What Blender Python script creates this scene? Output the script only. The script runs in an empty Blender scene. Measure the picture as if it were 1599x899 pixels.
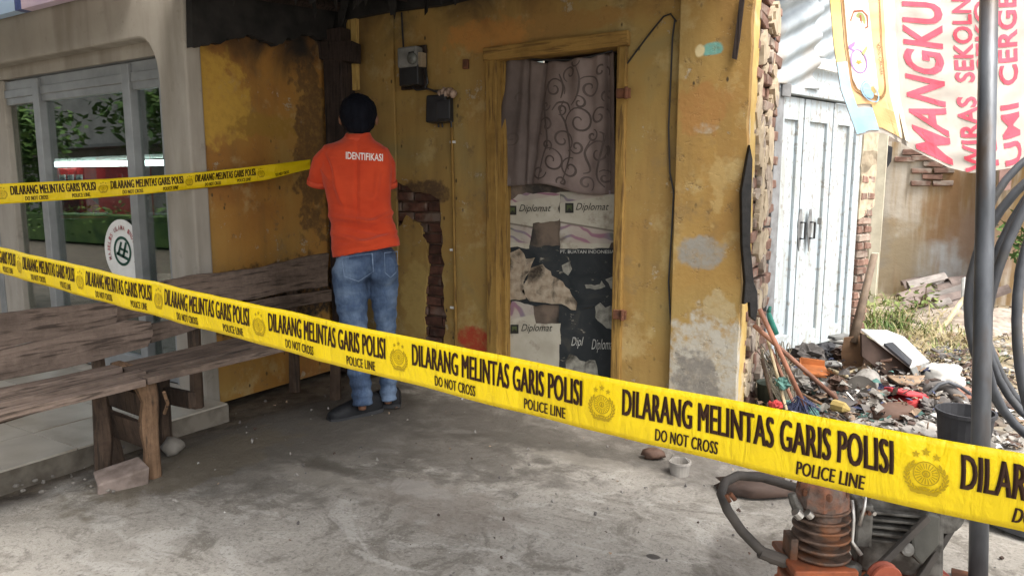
import bpy, math, random
from mathutils import Vector, Matrix, Euler, noise as mnoise
from mathutils.geometry import tessellate_polygon
from mathutils.bvhtree import BVHTree
random.seed(7)
sc = bpy.context.scene
COL = sc.collection
rad = math.radians
U = random.uniform

# ------------------------------------------------------------------ camera
FPX, CX, CY = 1100.0, 799.5, 449.5
CAM = Vector((0, 0, 1.22))
YAW, PITCH = rad(30.7), rad(7.74)
cd = bpy.data.cameras.new('camera')
cam = bpy.data.objects.new('camera', cd)
COL.objects.link(cam)
cam.location = CAM
cam.rotation_euler = (rad(90) - PITCH, 0, YAW)
cd.sensor_width = 36
cd.lens = FPX / 1599 * 36
cd.clip_start, cd.clip_end = 0.05, 800
sc.camera = cam
# ------------------------------------------------------------------ sky, sun, exposure
SUN_EL, SUN_AZ = 58, 112          # azimuth clockwise from +Y (north)
w = bpy.data.worlds.new('World'); sc.world = w; w.use_nodes = True
wn = w.node_tree
sky = wn.nodes.new('ShaderNodeTexSky'); sky.sky_type = 'NISHITA'
sky.sun_disc = False; sky.sun_elevation = rad(SUN_EL); sky.sun_rotation = rad(SUN_AZ)
sky.air_density = 1.0; sky.dust_density = 4.0; sky.ozone_density = 1.0
hs = wn.nodes.new('ShaderNodeHueSaturation'); hs.inputs['Saturation'].default_value = 0.3
wn.links.new(sky.outputs[0], hs.inputs['Color'])
bg = wn.nodes['Background']; bg.inputs[1].default_value = 0.15
wn.links.new(hs.outputs[0], bg.inputs[0])
sl = bpy.data.lights.new('sun', 'SUN'); sl.energy = 1.6; sl.angle = rad(28); sl.color = (1.0, 0.95, 0.88)
so = bpy.data.objects.new('sun', sl); COL.objects.link(so)
sd = Vector((math.sin(rad(SUN_AZ)) * math.cos(rad(SUN_EL)), math.cos(rad(SUN_AZ)) * math.cos(rad(SUN_EL)), math.sin(rad(SUN_EL))))
so.rotation_euler = sd.to_track_quat('Z', 'Y').to_euler()
sc.view_settings.view_transform = 'Standard'; sc.view_settings.look = 'None'
sc.view_settings.exposure = 1.48; sc.view_settings.gamma = 1.0
sc.view_settings.use_curve_mapping = False
sc.cycles.max_bounces = 8; sc.cycles.diffuse_bounces = 5

# ------------------------------------------------------------------ survey helpers: sight lines onto real planes
FH = Vector((-math.sin(YAW), math.cos(YAW), 0)); RT = Vector((math.cos(YAW), math.sin(YAW), 0)); ZZ = Vector((0, 0, 1))
FP = FH * math.cos(PITCH) - ZZ * math.sin(PITCH); UP = FH * math.sin(PITCH) + ZZ * math.cos(PITCH)
def ray(px, py): return FP + RT * ((px - CX) / FPX) + UP * ((CY - py) / FPX)
def HP(px, py, p, n):
    r = ray(px, py); return CAM + r * ((Vector(p) - CAM).dot(n) / r.dot(n))
def FY(px, py, y): return HP(px, py, (0, y, 0), Vector((0, 1, 0)))
def FX(px, py, x): return HP(px, py, (x, 0, 0), Vector((1, 0, 0)))
def GR(px, py, z=0.0): return HP(px, py, (0, 0, z), ZZ)
def DP(px, py, d): return CAM + ray(px, py) * d

# ------------------------------------------------------------------ mesh builder
class MB:
    def __init__(s): s.v = []; s.f = []
    def add(s, v, f):
        o = len(s.v); s.v += [Vector(p) for p in v]; s.f += [tuple(i + o for i in q) for q in f]; return s
    def box(s, c, size, rot=None, taper=1.0, jit=0.0):
        c = Vector(c); h = Vector(size) / 2
        R = rot.to_3x3() if isinstance(rot, Matrix) else (Euler(rot).to_matrix() if rot else Matrix.Identity(3))
        vs = []
        for z in (-1, 1):
            t = taper if z > 0 else 1
            for x, y in ((-1, -1), (1, -1), (1, 1), (-1, 1)):
                vs.append(c + R @ Vector((x * h.x * t + U(-jit, jit), y * h.y * t + U(-jit, jit), z * h.z + U(-jit, jit))))
        return s.add(vs, [(3, 2, 1, 0), (4, 5, 6, 7), (0, 1, 5, 4), (1, 2, 6, 5), (2, 3, 7, 6), (3, 0, 4, 7)])
    def tube(s, pts, r, n=8, caps=True, ry=None):
        pts = [Vector(p) for p in pts]; m = len(pts)
        rs = r if isinstance(r, (list, tuple)) else [r] * m
        vs = []; up = None
        for i, p in enumerate(pts):
            t = (pts[min(i + 1, m - 1)] - pts[max(i - 1, 0)])
            t = t.normalized() if t.length > 1e-9 else ZZ
            if up is None:
                up = t.cross(Vector((0.3, 0.2, 1))); up = up if up.length > .05 else t.cross(Vector((1, 0, 0)))
            a = (up - t * up.dot(t)).normalized(); up = a; b = t.cross(a)
            for k in range(n):
                q = 2 * math.pi * k / n
                vs.append(p + a * math.cos(q) * rs[i] + b * math.sin(q) * rs[i])
        fs = [(i * n + k, i * n + (k + 1) % n, (i + 1) * n + (k + 1) % n, (i + 1) * n + k) for i in range(m - 1) for k in range(n)]
        if caps: fs += [tuple(range(n - 1, -1, -1)), tuple((m - 1) * n + k for k in range(n))]
        return s.add(vs, fs)
    def lathe(s, prof, c, rot=None, n=16, sx=1, sy=1):
        c = Vector(c); R = Euler(rot).to_matrix() if isinstance(rot, (tuple, list)) else (rot if rot else Matrix.Identity(3))
        vs = [c + R @ Vector((r * math.cos(2 * math.pi * k / n) * sx, r * math.sin(2 * math.pi * k / n) * sy, z)) for r, z in prof for k in range(n)]
        fs = [(i * n + k, i * n + (k + 1) % n, (i + 1) * n + (k + 1) % n, (i + 1) * n + k) for i in range(len(prof) - 1) for k in range(n)]
        if prof[0][0] > 1e-6: fs.append(tuple(range(n - 1, -1, -1)))
        if prof[-1][0] > 1e-6: fs.append(tuple((len(prof) - 1) * n + k for k in range(n)))
        return s.add(vs, fs)
    def ell(s, c, r, rot=None, nu=14, nv=9, amp=0, fr=3):
        c = Vector(c); R = Euler(rot).to_matrix() if isinstance(rot, (tuple, list)) else (rot if rot else Matrix.Identity(3))
        vs = []
        for j in range(nv + 1):
            th = math.pi * j / nv
            for k in range(nu):
                q = 2 * math.pi * k / nu
                d = Vector((math.sin(th) * math.cos(q), math.sin(th) * math.sin(q), math.cos(th)))
                g = 1 + (amp * mnoise.noise(d * fr + c * 7) if amp else 0)
                vs.append(c + R @ Vector((d.x * r[0], d.y * r[1], d.z * r[2])) * g)
        fs = [(j * nu + k, (j + 1) * nu + k, (j + 1) * nu + (k + 1) % nu, j * nu + (k + 1) % nu) for j in range(nv) for k in range(nu)]
        return s.add(vs, fs)
    def prism(s, poly, d):
        n = len(poly); d = Vector(d); a = [Vector(p) for p in poly]
        return s.add(a + [p + d for p in a], [tuple(range(n)), tuple(range(2 * n - 1, n - 1, -1))] + [(i, i + n, (i + 1) % n + n, (i + 1) % n) for i in range(n)])
    def plate(s, polys, th, fn):
        """polys: list of 2D loops (outer, holes...); fn(u, v, w) -> 3D"""
        flat = [p for q in polys for p in q]; n = len(flat)
        tris = tessellate_polygon([[Vector((p[0], p[1], 0)) for p in q] for q in polys])
        vs = [fn(p[0], p[1], 0) for p in flat]; fs = [tuple(t) for t in tris]
        if th:
            vs += [fn(p[0], p[1], th) for p in flat]
            fs += [tuple(i + n for i in reversed(t)) for t in tris]
            o = 0
            for q in polys:
                m = len(q); fs += [(o + i, o + (i + 1) % m, o + (i + 1) % m + n, o + i + n) for i in range(m)]; o += m
        return s.add(vs, fs)
    def grid(s, fn, nu, nv):
        vs = [fn(i / nu, j / nv) for j in range(nv + 1) for i in range(nu + 1)]
        return s.add(vs, [(j * (nu + 1) + i, j * (nu + 1) + i + 1, (j + 1) * (nu + 1) + i + 1, (j + 1) * (nu + 1) + i) for j in range(nv) for i in range(nu)])
    def build(s, name, m, parent=None, smooth=False, bevel=0, solid=0, fixn=True, subd=0):
        o0 = origin(parent)
        me = bpy.data.meshes.new(name); me.from_pydata([tuple(p - o0) for p in s.v], [], s.f)
        if fixn:
            import bmesh
            bm = bmesh.new(); bm.from_mesh(me); bmesh.ops.recalc_face_normals(bm, faces=bm.faces); bm.to_mesh(me); bm.free()
        if m: me.materials.append(m)
        ob = bpy.data.objects.new(name, me); COL.objects.link(ob)
        if parent: ob.parent = parent
        if smooth: me.polygons.foreach_set('use_smooth', [True] * len(me.polygons))
        if solid:
            q = ob.modifiers.new('solid', 'SOLIDIFY'); q.thickness = solid; q.offset = 0
        if bevel:
            q = ob.modifiers.new('bevel', 'BEVEL'); q.width = bevel; q.segments = 2; q.limit_method = 'ANGLE'; q.angle_limit = rad(40)
        if subd:
            q = ob.modifiers.new('sub', 'SUBSURF'); q.levels = subd; q.render_levels = subd
        return ob
def origin(o):
    p = Vector((0, 0, 0))
    while o: p = p + o.location; o = o.parent
    return p
def tag(o, label=None, cat=None, group=None, kind=None):
    if label: o['label'] = label
    if cat: o['category'] = cat
    if group: o['group'] = group
    if kind: o['kind'] = kind
    return o
def thing(name, label, cat, loc, group=None):
    o = bpy.data.objects.new(name, None); COL.objects.link(o); o.location = loc; o.empty_display_size = .1
    return tag(o, label, cat, group)
def solo(mb, name, m, label, cat, group=None, **k):
    """a thing that is one mesh, with its origin at its base"""
    n = len(mb.v); c = sum(mb.v, Vector((0, 0, 0))) / n; c.z = min(p.z for p in mb.v)
    for p in mb.v: p -= c
    o = mb.build(name, m, None, **k); o.location = c
    return tag(o, label, cat, group)
def bake(ob):
    dg = bpy.context.evaluated_depsgraph_get()
    me = bpy.data.meshes.new_from_object(ob.evaluated_get(dg)); ob.modifiers.clear(); ob.data = me
    return ob
def ragged(poly, amp, step, seed=0, closed=True):
    out = []; n = len(poly)
    for i in range(n if closed else n - 1):
        a = Vector(poly[i]).to_2d() if len(poly[i]) > 2 else Vector(poly[i]); b = Vector(poly[(i + 1) % n])
        k = max(1, int((b - a).length / step))
        for j in range(k):
            p = a.lerp(b, j / k)
            q = amp if j else 0
            out.append((p.x + q * mnoise.noise(Vector((p.x / step / 2.3 + seed, p.y / step / 2.3, 0))) * 1.6, p.y + q * mnoise.noise(Vector((p.x / step / 2.3, p.y / step / 2.3 + seed, 9))) * 1.6))
    if not closed: out.append(tuple(poly[-1]))
    return out

# ------------------------------------------------------------------ flat print: lettering and emblems as thin shapes
_txt = {}
def text2d(body, bold=0.0, shear=0.0, space=1.0):
    k = (body, bold, shear, space)
    if k not in _txt:
        c = bpy.data.curves.new('t', 'FONT'); c.body = body; c.offset = bold; c.shear = shear; c.space_character = space; c.resolution_u = 3
        o = bpy.data.objects.new('t', c); COL.objects.link(o)
        dg = bpy.context.evaluated_depsgraph_get(); me = bpy.data.meshes.new_from_object(o.evaluated_get(dg))
        import bmesh
        bm = bmesh.new(); bm.from_mesh(me); ys_ = [v.co.y for v in bm.verts]; xs_ = [v.co.x for v in bm.verts]
        for i in range(1, 7): bmesh.ops.bisect_plane(bm, geom=bm.verts[:] + bm.edges[:] + bm.faces[:], plane_co=(0, min(ys_) + (max(ys_) - min(ys_)) * i / 7, 0), plane_no=(0, 1, 0))
        nb = max(2, len(body) * 2)
        for i in range(1, nb): bmesh.ops.bisect_plane(bm, geom=bm.verts[:] + bm.edges[:] + bm.faces[:], plane_co=(min(xs_) + (max(xs_) - min(xs_)) * i / nb, 0, 0), plane_no=(1, 0, 0))
        bm.to_mesh(me); bm.free()
        vs = [v.co.copy() for v in me.vertices]; fs = [tuple(p.vertices) for p in me.polygons]
        bpy.data.objects.remove(o); bpy.data.curves.remove(c); bpy.data.meshes.remove(me)
        x0 = min(v.x for v in vs); x1 = max(v.x for v in vs); y0 = min(v.y for v in vs); y1 = max(v.y for v in vs)
        _txt[k] = ([((v.x - x0) / (x1 - x0), (v.y - y0) / (y1 - y0)) for v in vs], fs)
    return _txt[k]
def put_text(mb, body, fn, bold=0.0, shear=0.0, space=1.0):
    vs, fs = text2d(body, bold, shear, space); mb.add([fn(u, v) for u, v in vs], fs); return mb
def star2(cx, cy, r, ri=.42, n=5, a0=math.pi / 2):
    return [(cx + (r if i % 2 == 0 else r * ri) * math.cos(a0 + math.pi * i / n), cy + (r if i % 2 == 0 else r * ri) * math.sin(a0 + math.pi * i / n)) for i in range(2 * n)]
def ellp(cx, cy, a, b, t=0, n=10):
    return [(cx + a * math.cos(q) * math.cos(t) - b * math.sin(q) * math.sin(t), cy + a * math.cos(q) * math.sin(t) + b * math.sin(q) * math.cos(t)) for q in [2 * math.pi * i / n for i in range(n)]]
def ring2(cx, cy, a, b, w, n=24):
    return [ellp(cx, cy, a, b, 0, n), ellp(cx, cy, a - w, b - w, 0, n)]
def emblem2d():
    """police crest: three stars over a shield with rays inside a wreath; unit box -1..1"""
    P = [[star2(-.36, .72, .16)], [star2(0, .86, .18)], [star2(.36, .72, .16)]]
    for s in (-1, 1):
        for k in range(9):
            t = rad(-80 + k * 16); x = s * .72 * math.cos(t); y = -.16 + .68 * math.sin(t)
            P.append([ellp(x, y, .135, .05, (t + rad(62)) if s > 0 else (math.pi - t - rad(62)), 8)])
            P.append([ellp(x * .84, y * .84, .10, .035, (t + rad(110)) if s > 0 else (math.pi - t - rad(110)), 6)])
    P.append(ring2(0, 0, .47, .5, .045))
    for k in range(20):
        t = 2 * math.pi * k / 20
        P.append([[(.2 * math.cos(t - .07), .2 * math.sin(t - .07)), (.4 * math.cos(t - .055), .43 * math.sin(t - .055)), (.4 * math.cos(t + .055), .43 * math.sin(t + .055)), (.2 * math.cos(t + .07), .2 * math.sin(t + .07))]])
    P.append(ring2(0, 0, .15, .15, .05, 14)); P.append([ellp(0, -.02, .05, .11, 0, 8)])
    P.append([[(-.52, -.72), (.52, -.72), (.46, -.86), (-.46, -.86)]]); P.append([ellp(0, -.62, .22, .05, 0, 10)])
    return P

# ------------------------------------------------------------------ materials
class NT:
    def __init__(s, name):
        s.m = bpy.data.materials.new(name); s.m.use_nodes = True; s.t = s.m.node_tree
        s.b = s.t.nodes['Principled BSDF']; s.out = s.t.nodes['Material Output']; s._pos = None
    def n(s, ty): return s.t.nodes.new(ty)
    def set(s, sock, v):
        if hasattr(v, 'is_output'): s.t.links.new(v, sock)
        elif isinstance(v, (tuple, list)) and len(v) == 3 and sock.type == 'RGBA': sock.default_value = (*v, 1)
        else: sock.default_value = v
    def pos(s):
        if s._pos is None: s._pos = s.n('ShaderNodeNewGeometry').outputs['Position']
        return s._pos
    def obj(s): return s.n('ShaderNodeTexCoord').outputs['Object']
    def rnd(s): return s.n('ShaderNodeObjectInfo').outputs['Random']
    def sep(s, v):
        q = s.n('ShaderNodeSeparateXYZ'); s.set(q.inputs[0], v); return q.outputs
    def vec(s, v, scale=(1, 1, 1), off=(0, 0, 0)):
        q = s.n('ShaderNodeMapping'); s.set(q.inputs['Vector'], v); q.inputs['Scale'].default_value = scale; q.inputs['Location'].default_value = off; return q.outputs[0]
    def noise(s, scale, detail=4, v=None, rough=.55, dist=0, col=False):
        q = s.n('ShaderNodeTexNoise'); q.inputs['Scale'].default_value = scale; q.inputs['Detail'].default_value = detail
        q.inputs['Roughness'].default_value = rough; q.inputs['Distortion'].default_value = dist
        s.set(q.inputs['Vector'], v if v is not None else s.pos()); return q.outputs['Color' if col else 'Fac']
    def voro(s, scale, v=None, feat='F1'):
        q = s.n('ShaderNodeTexVoronoi'); q.feature = feat; q.inputs['Scale'].default_value = scale; s.set(q.inputs['Vector'], v if v is not None else s.pos()); return q.outputs['Distance']
    def ramp(s, f, st, interp='LINEAR'):
        q = s.n('ShaderNodeValToRGB'); q.color_ramp.interpolation = interp; e = q.color_ramp.elements
        while len(e) < len(st): e.new(.5)
        for i, (p, c) in enumerate(st):
            e[i].position = p; e[i].color = (*c, 1) if isinstance(c, (tuple, list)) else (c, c, c, 1)
        s.set(q.inputs[0], f); return q.outputs[0]
    def mix(s, f, a, b, bt='MIX'):
        q = s.n('ShaderNodeMix'); q.data_type = 'RGBA'; q.blend_type = bt; s.set(q.inputs[0], f); s.set(q.inputs[6], a); s.set(q.inputs[7], b); return q.outputs[2]
    def math(s, op, a, b=0.0, c=None, clamp=False):
        q = s.n('ShaderNodeMath'); q.operation = op; q.use_clamp = clamp; s.set(q.inputs[0], a); s.set(q.inputs[1], b)
        if c is not None: s.set(q.inputs[2], c)
        return q.outputs[0]
    def mr(s, v, a, b, c=0.0, d=1.0):
        q = s.n('ShaderNodeMapRange'); q.interpolation_type = 'SMOOTHSTEP'; s.set(q.inputs[0], v); q.inputs[1].default_value = a; q.inputs[2].default_value = b; q.inputs[3].default_value = c; q.inputs[4].default_value = d; return q.outputs[0]
    def patch(s, u, v, cu, cv, ru, rv, k=.7, sc=9, soft=.12, seed=0):
        a = s.math('DIVIDE', s.math('SUBTRACT', u, cu), ru); b = s.math('DIVIDE', s.math('SUBTRACT', v, cv), rv)
        d = s.math('SQRT', s.math('ADD', s.math('MULTIPLY', a, a), s.math('MULTIPLY', b, b)))
        n = s.noise(sc, 5, s.vec(s.pos(), off=(seed, seed * 2, 0)))
        d = s.math('ADD', d, s.math('MULTIPLY', s.math('SUBTRACT', n, .5), k * 2))
        return s.mr(d, 1 - soft, 1 + soft, 1.0, 0.0)
    def fin(s, col, rough=.8, bump=None, bs=.3, bd=.01, metal=0, spec=.3, **k):
        s.set(s.b.inputs['Base Color'], col); s.set(s.b.inputs['Roughness'], rough); s.b.inputs['Metallic'].default_value = metal
        s.b.inputs['Specular IOR Level'].default_value = spec
        if bump is not None:
            q = s.n('ShaderNodeBump'); q.inputs['Strength'].default_value = bs; q.inputs['Distance'].default_value = bd
            s.set(q.inputs['Height'], bump); s.t.links.new(q.outputs[0], s.b.inputs['Normal'])
        for a, b in k.items(): s.set(s.b.inputs[a.replace('_', ' ')], b)
        return s.m
def simple(name, c, c2=None, scale=12, rough=.7, bs=.25, metal=0, spec=.3, dirt=None, stretch=(1, 1, 1), vary=0, **k):
    t = NT(name); v = t.vec(t.obj(), stretch)
    if vary:
        r = t.rnd(); cb = t.n('ShaderNodeCombineXYZ'); 
        for i in range(3): t.set(cb.inputs[i], t.math('MULTIPLY', r, 37.0 + 11 * i))
        ad = t.n('ShaderNodeVectorMath'); t.set(ad.inputs[0], v); t.set(ad.inputs[1], cb.outputs[0]); v = ad.outputs[0]
    n = t.noise(scale, 6, v)
    c2 = c2 or tuple(x * .6 for x in c)
    col = t.ramp(n, [(.34, c2), (.62, c)])
    if dirt:
        d = t.noise(scale * .35, 5, v, dist=.4); col = t.mix(t.ramp(d, [(.5, 0.0), (.62, 1.0)]), col, dirt)
    if vary:
        col = t.mix(1.0, col, t.ramp(t.rnd(), [(0, 1 - vary), (1, 1.0)]), 'MULTIPLY')
    return t.fin(col, rough, t.math('ADD', n, t.math('MULTIPLY', t.noise(scale * 6, 3, v), .4)), bs, .006, metal, spec, **k)

def wall_mat(name, axis, stops, soot=None, patches=(), soot_left=None):
    t = NT(name); o = t.sep(t.pos()); u = o[axis]; z = o[2]
    big = t.noise(1.7, 6, dist=.6)
    col = t.ramp(big, stops)
    stv = t.vec(t.pos(), (7, 7, .7))
    streak = t.noise(1.6, 5, stv)
    col = t.mix(t.ramp(streak, [(.48, 0.0), (.74, .45)]), col, (.17, .105, .035))
    pale = t.noise(3.2, 7, t.vec(t.pos(), off=(5, 3, 1)), rough=.65)
    col = t.mix(t.ramp(pale, [(.55, 0.0), (.66, .5)]), col, (.50, .40, .19))
    mid = t.noise(4.1, 7, t.vec(t.pos(), off=(2, 7, 9)), rough=.7)
    col = t.mix(t.ramp(mid, [(.57, 0.0), (.72, .65)]), col, (.19, .135, .065))
    fine = t.noise(13, 6, rough=.75)
    col = t.mix(t.ramp(fine, [(.60, 0.0), (.68, .7)]), col, (.17, .11, .05))
    sp = t.voro(16, t.vec(t.pos(), (1, 1, .55)))
    col = t.mix(t.ramp(sp, [(.08, 1.0), (.14, 0.0)]), col, t.mix(t.ramp(t.noise(2.5, 2), [(.48, 0.0), (.56, 1.0)]), col, (.07, .045, .02)))
    fl = t.noise(7, 9, t.vec(t.pos(), off=(11, 5, 2)), rough=.78); flk = t.ramp(fl, [(.615, 0.0), (.635, 1.0)])
    col = t.mix(t.math('MULTIPLY', flk, .8), col, t.ramp(t.noise(30, 4), [(.4, (.30, .26, .19)), (.6, (.44, .37, .25))]))
    for i, (cu, cv, ru, rv, c, k) in enumerate(patches):
        col = t.mix(t.math('MULTIPLY', t.patch(u, z, cu, cv, ru, rv, k * 1.25, 14, .2, i * 3.1), t.ramp(t.noise(24, 5, t.vec(t.pos(), off=(i, 3, 0)), rough=.7), [(.30, .45), (.55, 1.0)])), col, c)
    if soot:
        s = t.math('ADD', z, t.math('MULTIPLY', t.math('SUBTRACT', t.noise(2.6, 6, dist=.8), .5), .75))
        s = t.mr(s, soot[0], soot[1]); col = t.mix(s, col, (.018, .016, .014))
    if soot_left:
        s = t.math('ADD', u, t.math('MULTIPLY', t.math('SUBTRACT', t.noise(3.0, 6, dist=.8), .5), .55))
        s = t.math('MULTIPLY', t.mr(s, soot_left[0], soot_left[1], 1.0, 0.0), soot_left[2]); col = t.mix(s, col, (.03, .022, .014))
    bump = t.math('ADD', t.noise(6, 6), t.math('MULTIPLY', t.noise(45, 4), .35))
    bump = t.math('SUBTRACT', bump, t.math('MULTIPLY', flk, .9)); bump = t.math('SUBTRACT', bump, t.math('MULTIPLY', t.ramp(fine, [(.58, 0.0), (.66, 1.0)]), .5))
    return t.fin(col, .72, bump, .45, .012, spec=.35)

YEL = [(.30, (.255, .14, .04)), (.44, (.315, .19, .055)), (.56, (.325, .212, .064)), (.70, (.27, .20, .076))]
ORG = [(.32, (.26, .11, .026)), (.5, (.35, .17, .036)), (.68, (.35, .21, .055))]
def px_patch(px, py, rpx, rpy, y, c, k=.6):
    p = FY(px, py, y); q = (p - CAM).dot(FP) / FPX
    return (p.x, p.z, rpx * q * 1.25, rpy * q, c, k)
M = {}
Y0 = 3.6
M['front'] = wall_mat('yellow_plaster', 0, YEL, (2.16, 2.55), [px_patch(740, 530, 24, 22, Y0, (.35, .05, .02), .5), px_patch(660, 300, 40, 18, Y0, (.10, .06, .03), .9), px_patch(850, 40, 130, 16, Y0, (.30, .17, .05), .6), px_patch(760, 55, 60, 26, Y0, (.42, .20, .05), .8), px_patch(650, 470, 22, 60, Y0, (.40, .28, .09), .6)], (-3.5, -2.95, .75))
M['pilaster'] = wall_mat('yellow_pilaster', 0, [(.3, (.28, .15, .042)), (.5, (.34, .205, .058)), (.7, (.345, .235, .078))], (2.7, 3.1),
    [px_patch(1095, 395, 30, 25, 3.56, (.27, .25, .21), .45), px_patch(1113, 77, 16, 10, 3.56, (.16, .36, .30), .5), px_patch(1093, 80, 7, 10, 3.56, (.6, .5, .28), .5), px_patch(1100, 200, 14, 8, 3.56, (.38, .33, .24), .6), px_patch(1105, 580, 62, 85, 3.56, (.44, .41, .34), .75), px_patch(1085, 600, 28, 50, 3.56, (.22, .20, .17), .9), px_patch(1120, 480, 18, 24, 3.56, (.40, .31, .16), 1.2), px_patch(1120, 290, 9, 40, 3.56, (.40, .27, .10), 1.2), px_patch(1095, 170, 30, 40, 3.56, (.33, .17, .05), .8)])
M['side'] = wall_mat('orange_plaster', 1, ORG, (1.90, 2.24), [(2.85, 1.62, .5, .07, (.30, .17, .03), .7), (3.35, 1.5, .14, .6, (.14, .075, .025), 1.1), (2.6, 1.75, .25, .25, (.5, .30, .05), .7), (3.0, .55, .6, .22, (.03, .022, .015), .6)], None)

t = NT('shop_wall'); c = t.ramp(t.noise(2.2, 6), [(.3, (.30, .27, .225)), (.65, (.40, .365, .31))])
M['shopwall'] = t.fin(t.mix(t.ramp(t.noise(11, 8, t.vec(t.pos(), off=(4, 4, 4)), rough=.75), [(.58, 0.0), (.66, .5)]), t.mix(t.ramp(t.noise(1.5, 5, t.vec(t.pos(), (5, 5, .8))), [(.46, 0.0), (.68, .6)]), c, (.21, .185, .145)), (.22, .195, .16)), .75, t.noise(40, 4), .12, .004)

# concrete yard
t = NT('yard_concrete'); o = t.sep(t.pos()); x, y = o[0], o[1]
b1 = t.noise(1.3, 7, rough=.6, dist=.5); col = t.ramp(b1, [(.30, (.21, .192, .162)), (.45, (.30, .276, .238)), (.6, (.365, .338, .294)), (.75, (.41, .38, .333))])
b2 = t.noise(4.5, 8, t.vec(t.pos(), off=(3, 1, 0)), rough=.7, dist=1.0); col = t.mix(t.ramp(b2, [(.52, 0.0), (.60, .65)]), col, (.15, .133, .108))
b3 = t.noise(2.3, 6, t.vec(t.pos(), (1.2, 2.2, 1), (7, 2, 0)), dist=1.4); col = t.mix(t.ramp(b3, [(.55, 0.0), (.61, .55)]), col, (.47, .445, .40))
sk = t.noise(3.2, 9, t.vec(t.pos(), (.6, 2.6, 1), (3, 9, 0)), rough=.75, dist=1.8); col = t.mix(t.ramp(sk, [(.56, 0.0), (.62, .4)]), col, (.15, .132, .105)); col = t.mix(t.ramp(sk, [(.36, .35), (.42, 0.0)]), col, (.47, .44, .385))
ag = t.noise(75, 3, rough=.8); col = t.mix(t.ramp(ag, [(.36, .55), (.46, 0.0)]), col, (.12, .11, .095)); col = t.mix(t.ramp(ag, [(.58, 0.0), (.68, .5)]), col, (.46, .44, .40))
b4 = t.noise(22, 6, rough=.75); col = t.mix(t.ramp(b4, [(.58, 0.0), (.70, .8)]), col, (.12, .105, .085))
b5 = t.noise(30, 5, t.vec(t.pos(), off=(9, 9, 0)), rough=.8); col = t.mix(t.ramp(b5, [(.60, 0.0), (.70, .6)]), col, (.52, .49, .44))
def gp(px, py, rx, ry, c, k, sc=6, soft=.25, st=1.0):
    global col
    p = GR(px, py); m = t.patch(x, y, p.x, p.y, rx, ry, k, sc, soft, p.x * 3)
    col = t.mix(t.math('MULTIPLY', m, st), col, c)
gp(440, 660, .55, .9, (.06, .053, .044), .9, 5, .35, .8)  # soot and damp patches by the wall, darkened further to paint shade falloff
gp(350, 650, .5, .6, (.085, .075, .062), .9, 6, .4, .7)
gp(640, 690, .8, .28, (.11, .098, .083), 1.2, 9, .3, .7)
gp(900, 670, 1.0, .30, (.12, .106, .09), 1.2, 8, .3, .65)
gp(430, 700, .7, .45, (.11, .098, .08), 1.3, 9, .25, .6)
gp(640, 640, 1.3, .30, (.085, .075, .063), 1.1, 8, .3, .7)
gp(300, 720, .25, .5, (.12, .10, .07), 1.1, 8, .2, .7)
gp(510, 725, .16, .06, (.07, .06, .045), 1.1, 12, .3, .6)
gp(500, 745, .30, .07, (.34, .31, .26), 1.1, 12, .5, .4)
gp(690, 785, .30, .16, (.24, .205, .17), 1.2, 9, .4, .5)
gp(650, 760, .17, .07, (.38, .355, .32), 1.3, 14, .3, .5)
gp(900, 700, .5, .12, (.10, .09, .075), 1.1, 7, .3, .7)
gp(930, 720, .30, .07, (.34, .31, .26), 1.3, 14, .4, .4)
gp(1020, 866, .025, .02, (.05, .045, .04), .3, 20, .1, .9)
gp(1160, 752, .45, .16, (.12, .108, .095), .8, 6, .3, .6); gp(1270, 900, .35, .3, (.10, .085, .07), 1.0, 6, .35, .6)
cr = t.voro(.9, t.vec(t.pos(), (1, 1.6, 1)), 'DISTANCE_TO_EDGE'); crn = t.math('ADD', cr, t.math('MULTIPLY', t.math('SUBTRACT', t.noise(5, 5), .5), .1))
crm = t.ramp(t.math('ABSOLUTE', crn), [(.0, 1.0), (.012, 0.0)]); col = t.mix(t.math('MULTIPLY', crm, .05), col, (.06, .05, .045))
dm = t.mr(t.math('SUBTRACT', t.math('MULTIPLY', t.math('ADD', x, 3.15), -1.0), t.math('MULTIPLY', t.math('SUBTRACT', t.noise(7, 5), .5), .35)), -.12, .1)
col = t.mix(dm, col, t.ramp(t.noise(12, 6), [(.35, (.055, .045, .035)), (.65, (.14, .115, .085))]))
al = t.mr(t.math('ADD', y, t.math('MULTIPLY', t.math('SUBTRACT', t.noise(3, 5), .5), .8)), 3.95, 4.5)
al = t.math('MULTIPLY', al, t.mr(x, -1.0, -.85))
col = t.mix(al, col, t.ramp(t.noise(7, 7, rough=.7), [(.34, (.10, .085, .05)), (.5, (.25, .20, .13)), (.68, (.40, .33, .23))]))
hb = t.math('ADD', t.math('ADD', t.math('MULTIPLY', b2, .8), t.math('MULTIPLY', ag, .25)), t.math('ADD', t.math('MULTIPLY', b4, .35), t.math('MULTIPLY', b1, 1.2)))
hb = t.math('SUBTRACT', hb, t.math('MULTIPLY', crm, .1))
M['ground'] = t.fin(col, t.ramp(b2, [(.4, .62), (.7, .9)]), hb, .55, .03, spec=.3)

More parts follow.
